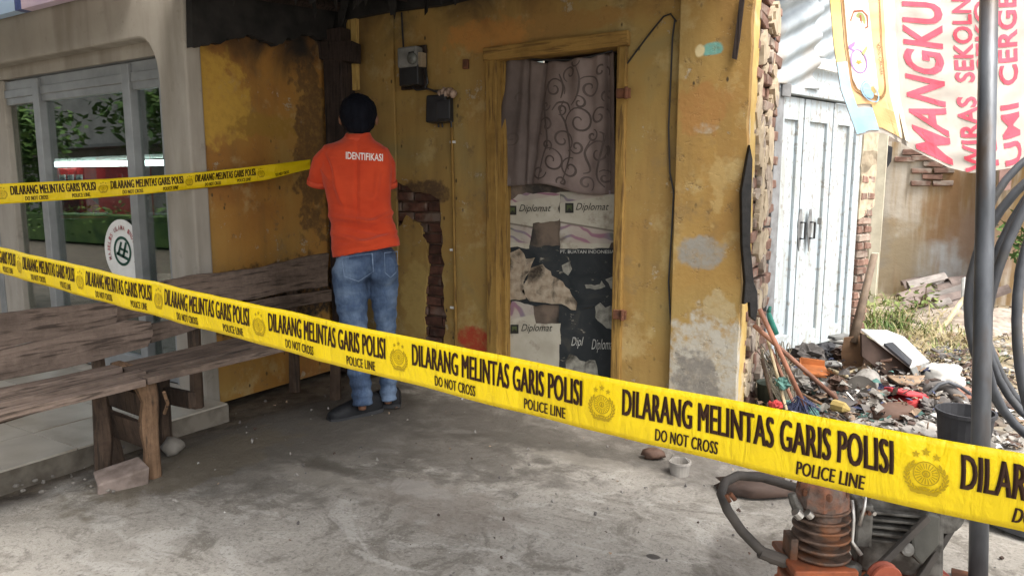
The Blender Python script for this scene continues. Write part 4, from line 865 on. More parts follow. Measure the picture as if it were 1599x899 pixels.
tag(chips.build('rubble_chips', M['stone']), kind='stuff')

# ================================================================== PERSON
D0 = 3.83
def PP(x, y, dd=0.0): return DP(x, y, D0 + dd)
pxm = D0 / FPX
bd = MB(); ry = Matrix((RT, FH, ZZ)).transposed()
bd.ell(PP(560, 180, .02), (.084, .105, .118), ry, 16, 12)                      # head
bd.ell(PP(560, 196, .075), (.052, .045, .06), ry, 12, 8)                       # jaw
bd.tube([PP(559, 232, .0), PP(559, 215, .0), PP(560, 200, .015)], [.066, .058, .056], 12)   # neck
bd.ell(PP(560, 186, .125), (.014, .022, .022), ry, 8, 6)                       # nose
for s in (-1, 1):
    bd.ell(PP(560 + s * 28, 187, .02), (.012, .022, .032), ry, 8, 6)         # ears
    bd.ell(PP(560 + s * 9, 181, .105), (.014, .014, .010), ry, 8, 6)           # brow / eyes
bd.ell(PP(560, 196, .115), (.024, .014, .008), ry, 8, 6)                       # lips
bd.tube([PP(555, 400, .0), PP(556, 330, .0), PP(557, 250, .0)], [.06, .065, .07], 10)   # trunk under the shirt
arms = {-1: [(514, 240, .01), (497, 283, .08), (505, 262, .34), (506, 255, .38)], 1: [(602, 244, .01), (606, 290, .10), (598, 275, .34), (594, 266, .40)]}
for s, A in arms.items():
    P = [PP(*q) for q in A]
    bd.tube([P[0], P[0].lerp(P[1], .5), P[1], P[1].lerp(P[2], .3), P[2], P[3]], [.040, .040, .040, .041, .030, .029], 10)
    hx, hy, hd = A[3]
    hand = P[3]; fw_ = (P[3] - P[2]).normalized()
    bd.ell(hand + FH * .05 + ZZ * .01, (.040, .048, .018), ry, 10, 7)
    for k in range(4):
        r0 = hand + FH * .085 + RT * (-.030 + .020 * k) + ZZ * .012; L = (.062, .072, .068, .052)[k]
        bd.tube([r0 - FH * .02, r0 + FH * L * .45 + ZZ * .012, r0 + FH * L * .85, r0 + FH * L - ZZ * .018], [.0095, .009, .0082, .0068], 7)
    r0 = hand + FH * .03 - RT * s * -.036; bd.tube([r0, r0 + FH * .03 + RT * s * -.022 * -1, r0 + FH * .06 + RT * s * .022], [.012, .0105, .008], 7)
    # legs and feet continue inside the clothes
for A in ([(548, 410, 0), (552, 515, -.01), (565, 618, -.01), (566, 640, -.01)], [(597, 412, .03), (603, 515, .07), (606, 612, .16), (606, 630, .16)]):
    bd.tube([PP(*q) for q in A], [.05, .03, .022, .022], 10)
person = bd.build('person', M['skin'], None, smooth=True)
rm_ = person.modifiers.new('r', 'REMESH'); rm_.mode = 'VOXEL'; rm_.voxel_size = .0062; rm_.use_smooth_shade = True
sm_ = person.modifiers.new('s', 'SMOOTH'); sm_.factor = .5; sm_.iterations = 4
bake(person)
base = GR(568, 652)
for v in person.data.vertices: v.co -= base
person.location = base
tag(person, 'person in orange polo shirt and blue jeans standing back turned at the corner post', 'person')
# shirt
sh = MB()
rings = [(207, 559, 19, .060, 0), (213, 559, 21, .068, 0), (219, 558, 27, .078, 0), (225, 556, 40, .088, 0), (233, 555, 51, .098, 0), (246, 555, 56.5, .106, 0), (262, 556, 56, .110, .03), (280, 557.5, 53.5, .110, .04), (300, 559.5, 51, .108, .05), (325, 562, 49, .107, .07), (345, 564, 48.5, .107, .10), (365, 567, 50, .112, .15), (382, 570.5, 52.5, .128, .17), (393, 571.5, 53, .134, .19)]
vs = []; nr = 36
for (y, cx, hw, dp, tilt) in rings:
    for k in range(nr):
        a = 2 * math.pi * k / nr; cxx = math.cos(a); sn = math.sin(a)
        e = .82; X_ = math.copysign(abs(cxx) ** e, cxx); S_ = math.copysign(abs(sn) ** e, sn)
        vs.append(PP(cx + hw * X_, y - tilt * hw * X_, dp * S_ + .012))
sh.add(vs, [(i * nr + k, i * nr + (k + 1) % nr, (i + 1) * nr + (k + 1) % nr, (i + 1) * nr + k) for i in range(len(rings) - 1) for k in range(nr)] + [tuple(range(nr - 1, -1, -1)), tuple((len(rings) - 1) * nr + k for k in range(nr))])
def slv(pts, rs): sh.tube([PP(*q) for q in pts], rs, 14)
slv([(536, 236, .0), (516, 241, .01), (505, 255, .025), (500, 270, .045), (497, 286, .07)], [.055, .060, .061, .058, .056])
slv([(578, 236, .0), (596, 243, .01), (603, 258, .025), (605, 272, .05), (606, 288, .08)], [.055, .056, .054, .050, .046])
shirt = sh.build('polo_shirt', M['shirt'], person, smooth=True)
r_ = shirt.modifiers.new('r', 'REMESH'); r_.mode = 'VOXEL'; r_.voxel_size = .008; r_.use_smooth_shade = True
s_ = shirt.modifiers.new('s', 'SMOOTH'); s_.factor = .5; s_.iterations = 3
bake(shirt)
def fold(ob, fn):
    me = ob.data; ns = [v.normal.copy() for v in me.vertices]; o0 = origin(ob)
    for v, nn in zip(me.vertices, ns): v.co += nn * fn(v.co + o0)
inv = lambda P: ((P - CAM).dot(RT) / (P - CAM).dot(FP) * FPX + CX, CY - (P - CAM).dot(UP) / (P - CAM).dot(FP) * FPX)
def shirt_fold(P):
    x, y = inv(P); d = 0
    f = lambda x0, y0, x1, y1, wd, am: am * math.exp(-((((x - x0) * (y1 - y0) - (y - y0) * (x1 - x0)) / math.hypot(x1 - x0, y1 - y0)) / wd) ** 2) * math.exp(-(((x - (x0 + x1) / 2) ** 2 + (y - (y0 + y1) / 2) ** 2) / (math.hypot(x1 - x0, y1 - y0) * .55) ** 2))
    for q in ((520, 338, 600, 350, 4, .012), (530, 352, 612, 366, 5, -.010), (522, 366, 570, 380, 4, .010), (575, 350, 615, 330, 4, .011), (580, 378, 618, 362, 4, .010), (520, 320, 560, 330, 5, -.008), (535, 385, 610, 372, 4, .008), (520, 268, 535, 320, 4, .009), (592, 262, 585, 310, 4, .009), (505, 240, 520, 275, 3, -.008), (500, 262, 515, 280, 2.5, .006), (545, 300, 600, 318, 6, .006), (557, 225, 557, 345, 3, -.006)): d += f(*q)
    return d * 1.9 + .005 * mnoise.noise(P * 9)
shirt.data.update(); fold(shirt, shirt_fold)
cl = MB(); cl.lathe([(.070, -.028), (.066, -.010), (.061, .012), (.057, .012), (.060, -.012)], PP(559.5, 214, .005), ry, 24, 1.06, 1.06); cl.build('collar', M['collar'], shirt, smooth=True)
tree = BVHTree.FromPolygons([v.co + base for v in shirt.data.vertices], [tuple(q.vertices) for q in shirt.data.polygons])
def onshirt(x, y, off=.004):
    r = ray(x, y).normalized(); h = tree.ray_cast(CAM, r)
    return (h[0] - r * off) if h[0] else PP(x, y, -.1)
for s_, (a, b, ra) in ((-1, ((497.6, 281, .062), (496.6, 289, .075), .0605)), (1, ((605.6, 283, .07), (606.2, 291, .085), .0505))):
    cf = MB(); cf.tube([PP(*a), PP(*b)], ra, 18, caps=False); cf.build('sleeve_cuff', M['collar'], shirt, smooth=True, solid=.003)
lt_ = MB(); vsx, fsx = text2d('IDENTIFIKASI', .018, 0)
lt_.add([onshirt(540 + 58 * u, 248.5 + 3.5 * u - 11.5 * v) for u, v in vsx], fsx); lt_.build('lettering', M['white_ink'], shirt, fixn=False)
# jeans
jn = MB()
jn.ell(PP(572, 404, .015), (48.5 * pxm, .120, .112), ry, 20, 14)
jn.tube([PP(571, 386, .012), PP(572, 402, .012)], [.105, .115], 20)
jn.ell(PP(548, 424, -.045), (.094, .075, .105), ry, 14, 10); jn.ell(PP(597, 420, -.03), (.088, .075, .10), ry, 14, 10)
jn.tube([PP(547, 416, .0), PP(548, 445, .0), PP(549.5, 475, .0), PP(552, 505, -.01), PP(556, 540, -.005), PP(560, 575, .0), PP(564, 605, .0), PP(566, 631, -.005)], [.102, .099, .086, .073, .068, .063, .056, .053], 16)
jn.tube([PP(598, 414, .02), PP(599, 445, .035), PP(600, 475, .05), PP(603, 510, .075), PP(605, 545, .10), PP(606, 580, .13), PP(606, 606, .15), PP(607, 624, .155)], [.088, .080, .068, .057, .052, .049, .046, .049], 16)
jeans = jn.build('jeans', M['denim'], person, smooth=True)
r_ = jeans.modifiers.new('r', 'REMESH'); r_.mode = 'VOXEL'; r_.voxel_size = .008; r_.use_smooth_shade = True
s_ = jeans.modifiers.new('s', 'SMOOTH'); s_.factor = .5; s_.iterations = 5
bake(jeans)
def jean_fold(P):
    x, y = inv(P)
    d = .0035 * math.sin(y * .38 + .05 * (x - 560) + 2 * mnoise.noise(P * 6)) * (1 if y > 560 else .35 + .5 * math.exp(-((y - 500) / 22) ** 2))
    return d + .006 * mnoise.noise(P * 8) - (.010 * math.exp(-((x - 577 + (y - 400) * .02) / 2.5) ** 2) if y < 445 else 0)
jeans.data.update(); fold(jeans, jean_fold)
jt = BVHTree.FromPolygons([v.co + base for v in jeans.data.vertices], [tuple(q.vertices) for q in jeans.data.polygons])
def onj(x, y, off=.004):
    r = ray(x, y).normalized(); h = jt.ray_cast(CAM, r); return (h[0] - r * off) if h[0] else PP(x, y, -.12)
for poly, wl in (([(533, 402), (582, 395), (584, 424), (560, 440), (537, 432)], (534, 403.5, 583, 396.5)), ([(600, 394), (621, 392), (620, 424), (610, 434), (601, 426)], (601, 395.5, 621, 393.5))):
    pk = MB(); q = [Vector(a) for a in poly]
    L = [tuple(a) for i in range(len(q)) for a in [q[i].lerp(q[(i + 1) % len(q)], k / 5) for k in range(5)]]
    ribbon2 = lambda u, v: onj(u, v, .004)
    L.append(L[0]); vs = []
    for i, a in enumerate(L):
        c_ = Vector((sum(b[0] for b in poly) / len(poly), sum(b[1] for b in poly) / len(poly))); a = Vector(a); vs += [onj(*a), onj(*(a.lerp(c_, .07)))]
    pk.add(vs, [(2 * i, 2 * i + 1, 2 * i + 3, 2 * i + 2) for i in range(len(L) - 1)]); pk.build('back_pocket_seam', M['seam'], jeans, fixn=False)
pk = MB(); L = [(545 + 35 * k / 6, 402.5 - 5 * k / 6) for k in range(7)]; pk.add([p_ for a in L for p_ in (onj(a[0], a[1] - 1.5, .006), onj(a[0], a[1] + 2.2, .006))], [(2 * i, 2 * i + 1, 2 * i + 3, 2 * i + 2) for i in range(6)]); pk.build('pocket_opening', M['denim2'], jeans, fixn=False)
# hair
hr_ = MB(); hr_.ell(PP(559.5, 178.5, .008), (29 * pxm, .118, .110), ry, 22, 16, .05, 3); hr_.ell(PP(560, 196, -.02), (.072, .068, .062), ry, 14, 10)
hair = hr_.build('hair', M['hair'], person, smooth=True)
r_ = hair.modifiers.new('r', 'REMESH'); r_.mode = 'VOXEL'; r_.voxel_size = .006; r_.use_smooth_shade = True
bake(hair); hair.data.update(); fold(hair, lambda P: .0025 * mnoise.noise(P * 60) + .003 * mnoise.noise(P * 22))
# shoes
def shoe(heel, toe):
    h = Vector((heel.x, heel.y, 0)); t_ = Vector((toe.x, toe.y, 0)); ax = (t_ - h); L = ax.length; ax.normalize(); sd_ = ZZ.cross(ax)
    S = [(.0, .032, .070), (.06, .040, .092), (.2, .044, .108), (.38, .044, .104), (.55, .047, .080), (.75, .050, .062), (.90, .044, .050), (.985, .022, .034)]
    up_, so_ = MB(), MB(); n = 12; vs = []
    for f, hw, ht in S:
        c = h + ax * (f * L)
        for k in range(n):
            a = math.pi * k / (n - 1); vs.append(c + sd_ * hw * math.cos(a) + ZZ * (.016 + ht * math.sin(a) ** .8))
    up_.add(vs, [(i * n + k, i * n + k + 1, (i + 1) * n + k + 1, (i + 1) * n + k) for i in range(len(S) - 1) for k in range(n - 1)] + [tuple(range(n)), tuple((len(S) - 1) * n + k for k in range(n))])
    o = up_.build('shoe', M['shoe'], person, smooth=True)
    L_ = [h + ax * (f * L) + sd_ * (hw + .004) for f, hw, _ in S] + [h + ax * (f * L) - sd_ * (hw + .004) for f, hw, _ in reversed(S)]
    so_.prism([q + ZZ * .0 for q in L_], (0, 0, .02)); so_.build('sole', M['sole'], o)
shoe(GR(594, 640), GR(512, 659)); shoe(GR(626, 633), GR(566, 634))

# ================================================================== POLICE TAPES
def build_tape(label, fn, n0, n1, root, period_texts=True, step=.025, th=.0004):
    tp = thing('barrier_tape', label, 'police tape', root, 'police tapes across the scene')
    N = int((n1 - n0) / step)
    p = MB(); p.grid(lambda u, v: fn(n0 + (n1 - n0) * u, v, 0), N, 10); p.build('film', M['tape'], tp, smooth=True, solid=th, fixn=False)
    OFF = .0016
    em = emblem2d()
    for n in range(math.floor(n0), math.ceil(n1)):
        for body, a, c, v0, v1, bold in (('DILARANG MELINTAS GARIS POLISI', .083, .918, .13, .585, .028), ('DO NOT CROSS', .21, .427, .69, .90, .020), ('POLICE LINE', .668, .851, .69, .90, .020)):
            if n + a < n0 or n + c > n1: continue
            p = MB()
            for sh_ in (-1, -.35, .35, 1): put_text(p, body, lambda u, v: fn(n + a + (c - a) * u + sh_ * (.0031 if v1 < .6 else .0014), v1 + (v0 - v1) * v, OFF + .0001 * sh_), 0, 0, 1.06); p.build('lettering', M['ink'], tp, fixn=False)
        if n - .08 < n0 or n + .08 > n1: continue
        p = MB()
        for q in em: p.plate(q, 0, lambda u, v, w_: fn(n + .068 * u, .475 - .33 * v, OFF))
        p.build('crest', M['ink2'], tp, fixn=False)
    return tp
Z0T, WT = 2.3, .09
def tape1(n, v, off):
    n_ = min(n, 8.2); x = (30 + 81.6 * n_) / (1 - .1067 * n_); Zd = Z0T * (1 - .1067 * n_)
    xx = max(-120, min(x, 1720)); s = xx / 1597
    y = 386 + .201 * x + 46 * max(-.05, s * (1 - s))
    P = DP(x, y, Zd)
    rip = .0022 * math.sin(n * 9) + .004 * mnoise.noise(Vector((n * 2.3, v * 1.2, 0))) + .0028 * mnoise.noise(Vector((n * 7, v * 1.6, 4)))
    curl = .004 * math.cos((v - .5) * 3.1) + .0025 * math.sin(n * 5.3 + v * 2)
    return P + Vector((0, 0, -WT * v * 1.0)) - FH * (rip + curl + off) + ZZ * (.0022 * mnoise.noise(Vector((n * 2.7, 4, 0))))
build_tape('broad yellow police tape in the foreground sagging from upper left to lower right', tape1, -1.0, 7.35, tape1(3, 1, 0))
T2a, T2b = DP(0, 287, 3.16), FX(486, 249, XC + .16)
def tape2(n, v, off):
    d = (T2b - T2a); Lg = d.length; u = n * .43 / Lg; hgt = .09 * (1 - .05 * u) * (1 - .35 * max(0, u - .8) / .2 if u > .8 else 1)
    side = d.cross(ZZ).normalized(); side = side if side.dot(CAM - T2a) > 0 else -side
    z = -.022 * math.sin(math.pi * max(0, min(1, u)))
    twist = .012 * math.sin(n * 2.1) * (v - .5)
    return T2a + d * u + Vector((0, 0, z - hgt * v)) + side * (off + twist + .006 * math.sin(n * 4 + 1) + .014 * mnoise.noise(Vector((n * 3, v * 2, 5))))
build_tape('slack yellow police tape behind, running from the left edge to the dark corner post', tape2, -1.9, (T2b - T2a).length / .43, tape2(1, 1, 0))

# ================================================================== POLE, HOSES, BANNER
pd = 2.28
pt, pbm = DP(1545, -40, pd), GR(1527, 915)
pole = thing('metal_pole', 'grey galvanised metal pole standing in the yard at the right of the picture', 'pole', pbm)
topz = 2.75; dirp = (pt - pbm); ptop3 = pbm + dirp * (topz / dirp.z)
p = MB(); p.tube([pbm - dirp * .01, pbm + dirp * .4, ptop3], .0265, 18); p.build('shaft', M['pole'], pole, smooth=True)
p = MB(); p.box(pbm + Vector((0, 0, .004)), (.14, .14, .012)); p.build('base_plate', M['rust'], pole, bevel=.002)
p = MB(); p.lathe([(.031, 0), (.031, .05)], pbm + dirp * (1.86 / dirp.z), n=16); p.build('collar', M['rust'], pole)
# hose coil hung on a hook of the pole
hk = pbm + dirp * (1.52 / dirp.z)
hc = thing('hose_coil', 'thick black hose coiled in big loops hanging behind the metal pole', 'hose', DP(1640, 700, 2.5))
p = MB()
cc0 = DP(1716, 470, 2.62)
for k, (rx, rz, dx, dz, dd) in enumerate(((.405, .62, 0, .02, 0), (.375, .585, .02, .03, .05), (.42, .60, .03, -.02, .09), (.36, .55, -.01, .06, .13), (.40, .57, .04, -.06, -.04))):
    L = []
    for i in range(41):
        a = 2 * math.pi * i / 40; ex = 1 + .05 * math.sin(2 * a + k)
        L.append(cc0 + RT * (dx + rx * math.cos(a) * ex) + ZZ * (dz + rz * math.sin(a)) + FH * (dd + .03 * math.sin(a * 2 + k)))
    q = MB(); q.tube(L, (.0148 if k % 2 else .0168), 10); q.build('hose_loop', M['hose'], hc, smooth=True)
q = MB(); ht = cc0 + ZZ * .63; q.tube([ht + ZZ * 1.3, ht + ZZ * .05, ht - ZZ * .03 + FH * .04, ht + ZZ * .02 + FH * .12], .007, 6); q.build('hanging_wire', M['rust'], hc)

bn = thing('cloth_banner', 'torn pale banner with red upright lettering and an orange logo panel, hung behind the pole', 'banner', DP(1440, 270, 3.1))
LB = [(0, (1291, -70)), (.25, (1295, 0)), (.5, (1301, 70)), (.75, (1312, 140)), (1, (1338, 213))]
def lerpc(L, t_):
    for (a, p0), (b, p1) in zip(L[:-1], L[1:]):
        if t_ <= b: f = (t_ - a) / (b - a); return Vector(p0).lerp(Vector(p1), f)
    return Vector(L[-1][1])
BB = [(0, (1338, 213)), (.08, (1362, 207)), (.13, (1380, 208)), (.19, (1396, 217)), (.27, (1422, 232)), (.36, (1450, 246)), (.45, (1482, 262)), (.52, (1515, 270)), (.6, (1545, 268)), (.72, (1580, 262)), (.82, (1610, 248)), (1, (1680, 225))]
def banpx(u, v):                   # v: 0 top, 1 bottom
    l = lerpc(LB, v); r = Vector((1672, -70)).lerp(Vector((1680, 225)), v); bt = lerpc(BB, u); tp = Vector((1291 + 381 * u, -70))
    p = l.lerp(r, u); stretch = (bt.y - l.lerp(r, u).y) * 0
    lin = Vector((1338, 213)).lerp(Vector((1680, 225)), u); q = bt - lin
    k = v ** 1.6
    return p + Vector((q.x * k, q.y * k))
def ban(u, v, off=0):
    p = banpx(u, v); d = 3.05 + .35 * u
    w_ = .016 * min(1, u / .35) * mnoise.noise(Vector((u * 14 + v * 5, v * 12, 7))) + .02 * math.sin(u * 15 + v * 2) * (.4 + .6 * v) + .018 * mnoise.noise(Vector((u * 6, v * 5, 2))) + .05 * max(0, v - .72) * math.sin(u * 38 + v * 9) * (1 if u > .2 else .3) + (.12 * max(0, v - .8) if u < .25 else 0)
    return DP(p.x, p.y, d + w_ - off)
t = NT('banner_cloth'); n = t.noise(3, 5); c = t.ramp(n, [(.35, (.60, .55, .48)), (.65, (.70, .65, .585))]); c = t.mix(t.ramp(t.noise(9, 6, rough=.7), [(.58, 0.0), (.7, .5)]), c, (.55, .42, .33))
m_ = t.fin(c, .8, t.noise(40, 4), .15, .004, spec=.1); td = t.n('ShaderNodeBsdfTranslucent'); td.inputs[0].default_value = (.62, .54, .47, 1); ms = t.n('ShaderNodeMixShader'); ms.inputs[0].default_value = .45
t.t.links.new(t.b.outputs[0], ms.inputs[1]); t.t.links.new(td.outputs[0], ms.inputs[2]); t.t.links.new(ms.outputs[0], t.out.inputs[0]); M['banner'] = m_
p = MB(); p.grid(lambda u, v: ban(u, v), 160, 90); p.build('cloth', M['banner'], bn, smooth=True, fixn=False)
def banp(name, polys, off, m): 
    p = MB()
    for q in polys:
        L = [ragged(a, 0, .012) for a in q]; p.plate(L, 0, lambda u, v, w_: ban(u, v, off * 2.2 + .003))
    return p.build(name, m, bn, fixn=False)
def strip(name, u0, u1, v0, v1, off, m, rnd=0, nu=24, nv=90):
    p = MB(); p.grid(lambda a, c: ban(u0 + (u1 - u0) * a, v0 + (v1 - v0) * c, off + .003), nu, nv); return p.build(name, m, bn, fixn=False)
OR1 = simple('peach_print', (.74, .46, .24), (.70, .40, .18), 6, .8); OR2 = simple('pale_cream_print', (.80, .70, .54), (.76, .63, .44), 6, .8); BLU = simple('pale_blue_print', (.36, .54, .66), (.28, .46, .60), 6, .8); REDB = simple('red_print', (.60, .08, .115), (.54, .055, .085), 8, .8)
strip('yellow_border', .004, .045, 0, .60, .002, simple('pale_yellow_print', (.78, .60, .22), (.72, .52, .15), 6, .8)); strip('blue_border', .004, .05, .60, .99, .002, BLU); strip('blue_corner', .05, .115, .86, .985, .002, BLU, nu=8, nv=8)
strip('orange_field', .05, .225, 0, .84, .0022, OR1)
strip('cream_edge', .225, .27, 0, .97, .0022, OR2); strip('orange_foot', .116, .225, .84, .97, .0024, simple('brown_orange_print', (.62, .38, .17), (.52, .30, .13), 8, .8), nu=8, nv=8)
def rrect(u0, u1, v0, v1, ru, rv):
    P = [(u0, v0), (u1, v0)]
    P += [(u1 - ru + ru * math.cos(a), v1 - rv + rv * math.sin(a)) for a in [rad(k * 15) for k in range(0, 7)]] + [(u0 + ru + ru * math.cos(a), v1 - rv + rv * math.sin(a)) for a in [rad(90 + k * 15) for k in range(0, 7)]]
    return P
banp('panel_outline', [[rrect(.058, .212, .0, .80, .055, .09), rrect(.062, .208, .0, .785, .051, .085)]], .0034, simple('brown_line', (.30, .17, .07), rough=.8))
banp('panel', [[[(.062, 0), (.150, 0), (.166, .4), (.175, .74), (.16, .78), (.115, .785), (.08, .76), (.064, .70), (.062, .3)]]], .0030, simple('panel_cream', (.82, .72, .62), (.78, .62, .50), 6, .8))
GRN = simple('badge_green', (.28, .32, .12), (.36, .34, .16), 20, .8); BRN = simple('badge_brown', (.42, .14, .08), rough=.8); PUR = simple('badge_purple', (.34, .20, .42), rough=.8); LBL = simple('badge_blue', (.24, .42, .58), (.34, .50, .62), 20, .8)
UV = lambda x, y: (min(range(101), key=lambda k: abs(banpx(k / 100 * .3, .5).x - x)) / 100 * .3, 0)
def at(x, y):
    best = min(((banpx(u / 100, v / 60) - Vector((x, y))).length, u / 100, v / 60) for u in range(0, 32) for v in range(0, 60)); return best[1], best[2]
a, c = at(1342, 32); banp('badge', [[[(a - .040, c), (a - .022, c - .055), (a + .014, c - .06), (a + .036, c - .03), (a + .036, c + .035), (a, c + .065), (a - .028, c + .045)], [(a - .034, c), (a - .02, c - .045), (a + .012, c - .05), (a + .03, c - .025), (a + .03, c + .03), (a, c + .055), (a - .024, c + .036)]]], .0042, BRN)
banp('badge_field', [[ellp(a + .003, c, .022, .045, 0, 14)]], .0042, GRN); banp('badge_bar', [[[(a, c - .03), (a + .008, c - .03), (a + .008, c + .03), (a, c + .03)]]], .0050, BRN)
a, c = at(1343, 95); banp('badge', [ring2(a, c, .036, .07, .007, 20), [[(a - .034, c - .09), (a - .004, c - .115), (a - .008, c - .09), (a - .022, c - .075), (a - .008, c - .06), (a - .016, c - .05), (a - .036, c - .075)]]], .0042, PUR); banp('badge_star', [[star2(a, c + .004, .016, .45)]], .0042, simple('badge_gold', (.60, .44, .10), rough=.8))
banp('badge_pencil', [[[(a + .016, c - .05), (a + .04, c - .09), (a + .046, c - .08), (a + .024, c - .035)]]], .0044, GRN)
a2, c2 = at(1376, 90); p = MB(); put_text(p, 'Ayo! Cerdas', lambda u, v: ban(a2 - .006 + v * .014, c2 + .09 - .18 * (1 - u) + .0, .0044) if 0 else ban(a2 + .006 - v * .016, c2 - .09 + .18 * u, .013), .01, .3); p.build('script_lettering', simple('script_ink', (.12, .08, .04)), bn, fixn=False)
a, c = at(1358, 143); banp('badge', [ring2(a, c, .040, .062, .006, 24)], .0042, LBL); banp('badge_field', [[ellp(a - .010, c, .022, .045, 0, 14)]], .0042, LBL); banp('badge_spot', [[ellp(a + .016, c - .01, .012, .02, 0, 10)]], .0044, simple('badge_gold2', (.60, .46, .18)))
# red lettering, reading upward
for body, u0, u1, v0, v1 in (('MANGKU', .300, .468, .985, .245), ('WIRAS SEKOLN', .505, .585, 1.0, .22), ('RAIL SEKOLM', .595, .655, .98, .06), ('UMI CERGEA', .690, .775, .99, .10)):
    tot = len(body); pos_ = 0
    for wd in body.split(' '):
        f0, f1 = pos_ / tot, (pos_ + len(wd)) / tot; pos_ += len(wd) + 1
        p = MB(); vs_, fs2 = text2d(wd, .026, 0, 1.04); p.add([ban(u1 + (u0 - u1) * v, v0 + (v1 - v0) * (f0 + (f1 - f0) * u), .004) for u, v in vs_], fs2); p.build('red_lettering', REDB, bn, fixn=False)
p = MB(); p.tube([ban(u, 0) + ZZ * .004 for u in [k / 10 for k in range(11)]], .005, 6); p.build('top_rope', M['grey_pl'], bn)
for u in (.05, .95): q = ban(u, 0); p = MB(); p.tube([q, q + ZZ * .9 + RT * (.1 if u > .5 else -.1)], .004, 5); p.build('tie_cord', M['grey_pl'], bn)

# ================================================================== AIR COMPRESSOR
dC = 1.62
ac = thing('air_compressor', 'oily air compressor with orange crankcase, finned cylinder and grey motor below the tape', 'compressor', GR(1330, 1120))
k_ = dC / FPX
def CP(x, y, dd=0.0): return DP(x, y, dC + dd)
RR = Matrix((RT, FH, ZZ)).transposed()
def cbx(x0, y0, x1, y1, d0, d1, rotz=0, **kw):
    a, c = CP(x0, y0, (d0 + d1) / 2), CP(x1, y1, (d0 + d1) / 2); m = (a + c) / 2; sx = abs((c - a).dot(RT)); sz = abs((c - a).z)
    q = MB(); q.box(m, (sx, d1 - d0, sz), RR @ Matrix.Rotation(rotz, 3, 'Z') if False else (Matrix.Rotation(YAW + rotz, 3, 'Z')).to_4x4(), **kw); return q
cbx(1229, 868, 1313, 985, -.06, .07, 0, taper=.93).build('crankcase', M['orange'], ac, bevel=.012)
cbx(1222, 866, 1318, 875, -.066, .076).build('flange', M['orange'], ac, bevel=.003)
tp_, bt_ = CP(1282, 786), CP(1282, 869)
for k in range(6):
    q = MB(); f = k / 5.0; c_ = CP(1282, 862 - 14.6 * k); r = .060 - .001 * (k % 2)
    q.lathe([(.036, -.003), (r, -.0032), (r + .0012, 0), (r, .0032), (.036, .003)], c_, RR, 24, 1.06, .95); q.build('cooling_fin', M['fin'], ac, smooth=False)
q = MB(); q.lathe([(.038, -.005), (.038, (tp_ - bt_).length + .01)], bt_ - ZZ * .0, RR, 20); q.build('cylinder', M['fin'], ac, smooth=True)
q = MB(); q.lathe([(.052, 0), (.058, .004), (.058, .03), (.054, .036), (.050, .055), (.03, .062), (0, .063)], CP(1283, 789), RR, 10, 1.02, .95); q.build('cylinder_head', M['headm'], ac, bevel=.002)
for k in range(6):
    a = k * math.pi / 3 + .4; q = MB(); q.lathe([(.008, 0), (.008, .012), (.004, .016)], CP(1283, 786) + RT * .05 * math.cos(a) + FH * .046 * math.sin(a) + ZZ * .028, n=6); q.build('bolt', M['rust'], ac)
q = MB(); a = CP(1250, 806, -.04); q.tube([a, a + RT * -.012 + ZZ * .012], .0115, 10); q.tube([a + RT * .024, a + RT * .014 + ZZ * .010], .010, 10); q.build('valve_cap', M['steel'], ac, bevel=.001)
q = MB(); q.tube([CP(1236, 770, -.03), CP(1240, 783, -.03), CP(1248, 798, -.02)], [.009, .011, .012], 8); q.build('inlet_elbow', M['alu_oily'], ac)
cbx(1228, 832, 1240, 872, -.02, .03).build('side_lug', M['fin'], ac, bevel=.003)
# intake hose
L = [CP(*q) for q in ((1236, 878, .0), (1205, 872, .0), (1184, 855, .0), (1158, 828, .02), (1136, 796, .05), (1126, 770, .09), (1132, 752, .13), (1152, 742, .18), (1190, 745, .22), (1240, 760, .24), (1300, 770, .2))]
q = MB(); q.tube(L, .0118, 10); q.build('hose', M['hosed'], ac, smooth=True)
q = MB(); q.tube([CP(1226, 876), CP(1186, 861)], [.0155, .014], 10); q.tube([CP(1192, 862), CP(1190, 852)], .005, 6); q.build('hose_sleeve', M['hosed'], ac)
q = MB(); q.tube([CP(1140, 770, .03), CP(1148, 780, .03)], .006, 6); q.tube([CP(1134, 772, .03), CP(1140, 783, .03)], .005, 6); q.build('hose_clip', M['rust'], ac)
# motor
cbx(1334, 752, 1452, 872, .02, .20, rad(-14), taper=.9, jit=.003).build('motor_block', M['alu_oily'], ac, bevel=.010)
cbx(1346, 712, 1448, 764, .01, .19, rad(-10), taper=.8).build('fuel_tank', M['bucket'], ac, bevel=.014)
cbx(1326, 770, 1350, 840, .0, .12, rad(-10), jit=.002).build('carburettor', M['alu_oily'], ac, bevel=.006)
q = MB(); 
for k in range(5):
    c_ = CP(1392, 800 + 11 * k, .012); q.box(c_, (.12 - .008 * k, .02, .006), Matrix.Rotation(YAW - rad(14), 4, 'Z'))
q.build('motor_rib', M['alu_oily'], ac, bevel=.001)
q = MB(); q.prism([CP(a, c, -.01) for a, c in ((1422, 826), (1452, 800), (1470, 806), (1468, 850), (1440, 884), (1426, 868))], FH * .10); q.build('shroud', simple('dark_olive_shroud', (.075, .072, .06), (.04, .038, .032), 14, .5, .2), ac, bevel=.006)
q = MB(); q.lathe([(.012, 0), (.015, .002), (.015, .012), (.008, .014)], CP(1413, 856, -.02), Matrix.Rotation(YAW, 3, 'Z') @ Matrix.Rotation(rad(70), 3, 'X'), 16); q.build('filler_cap', M['alu_oily'], ac)
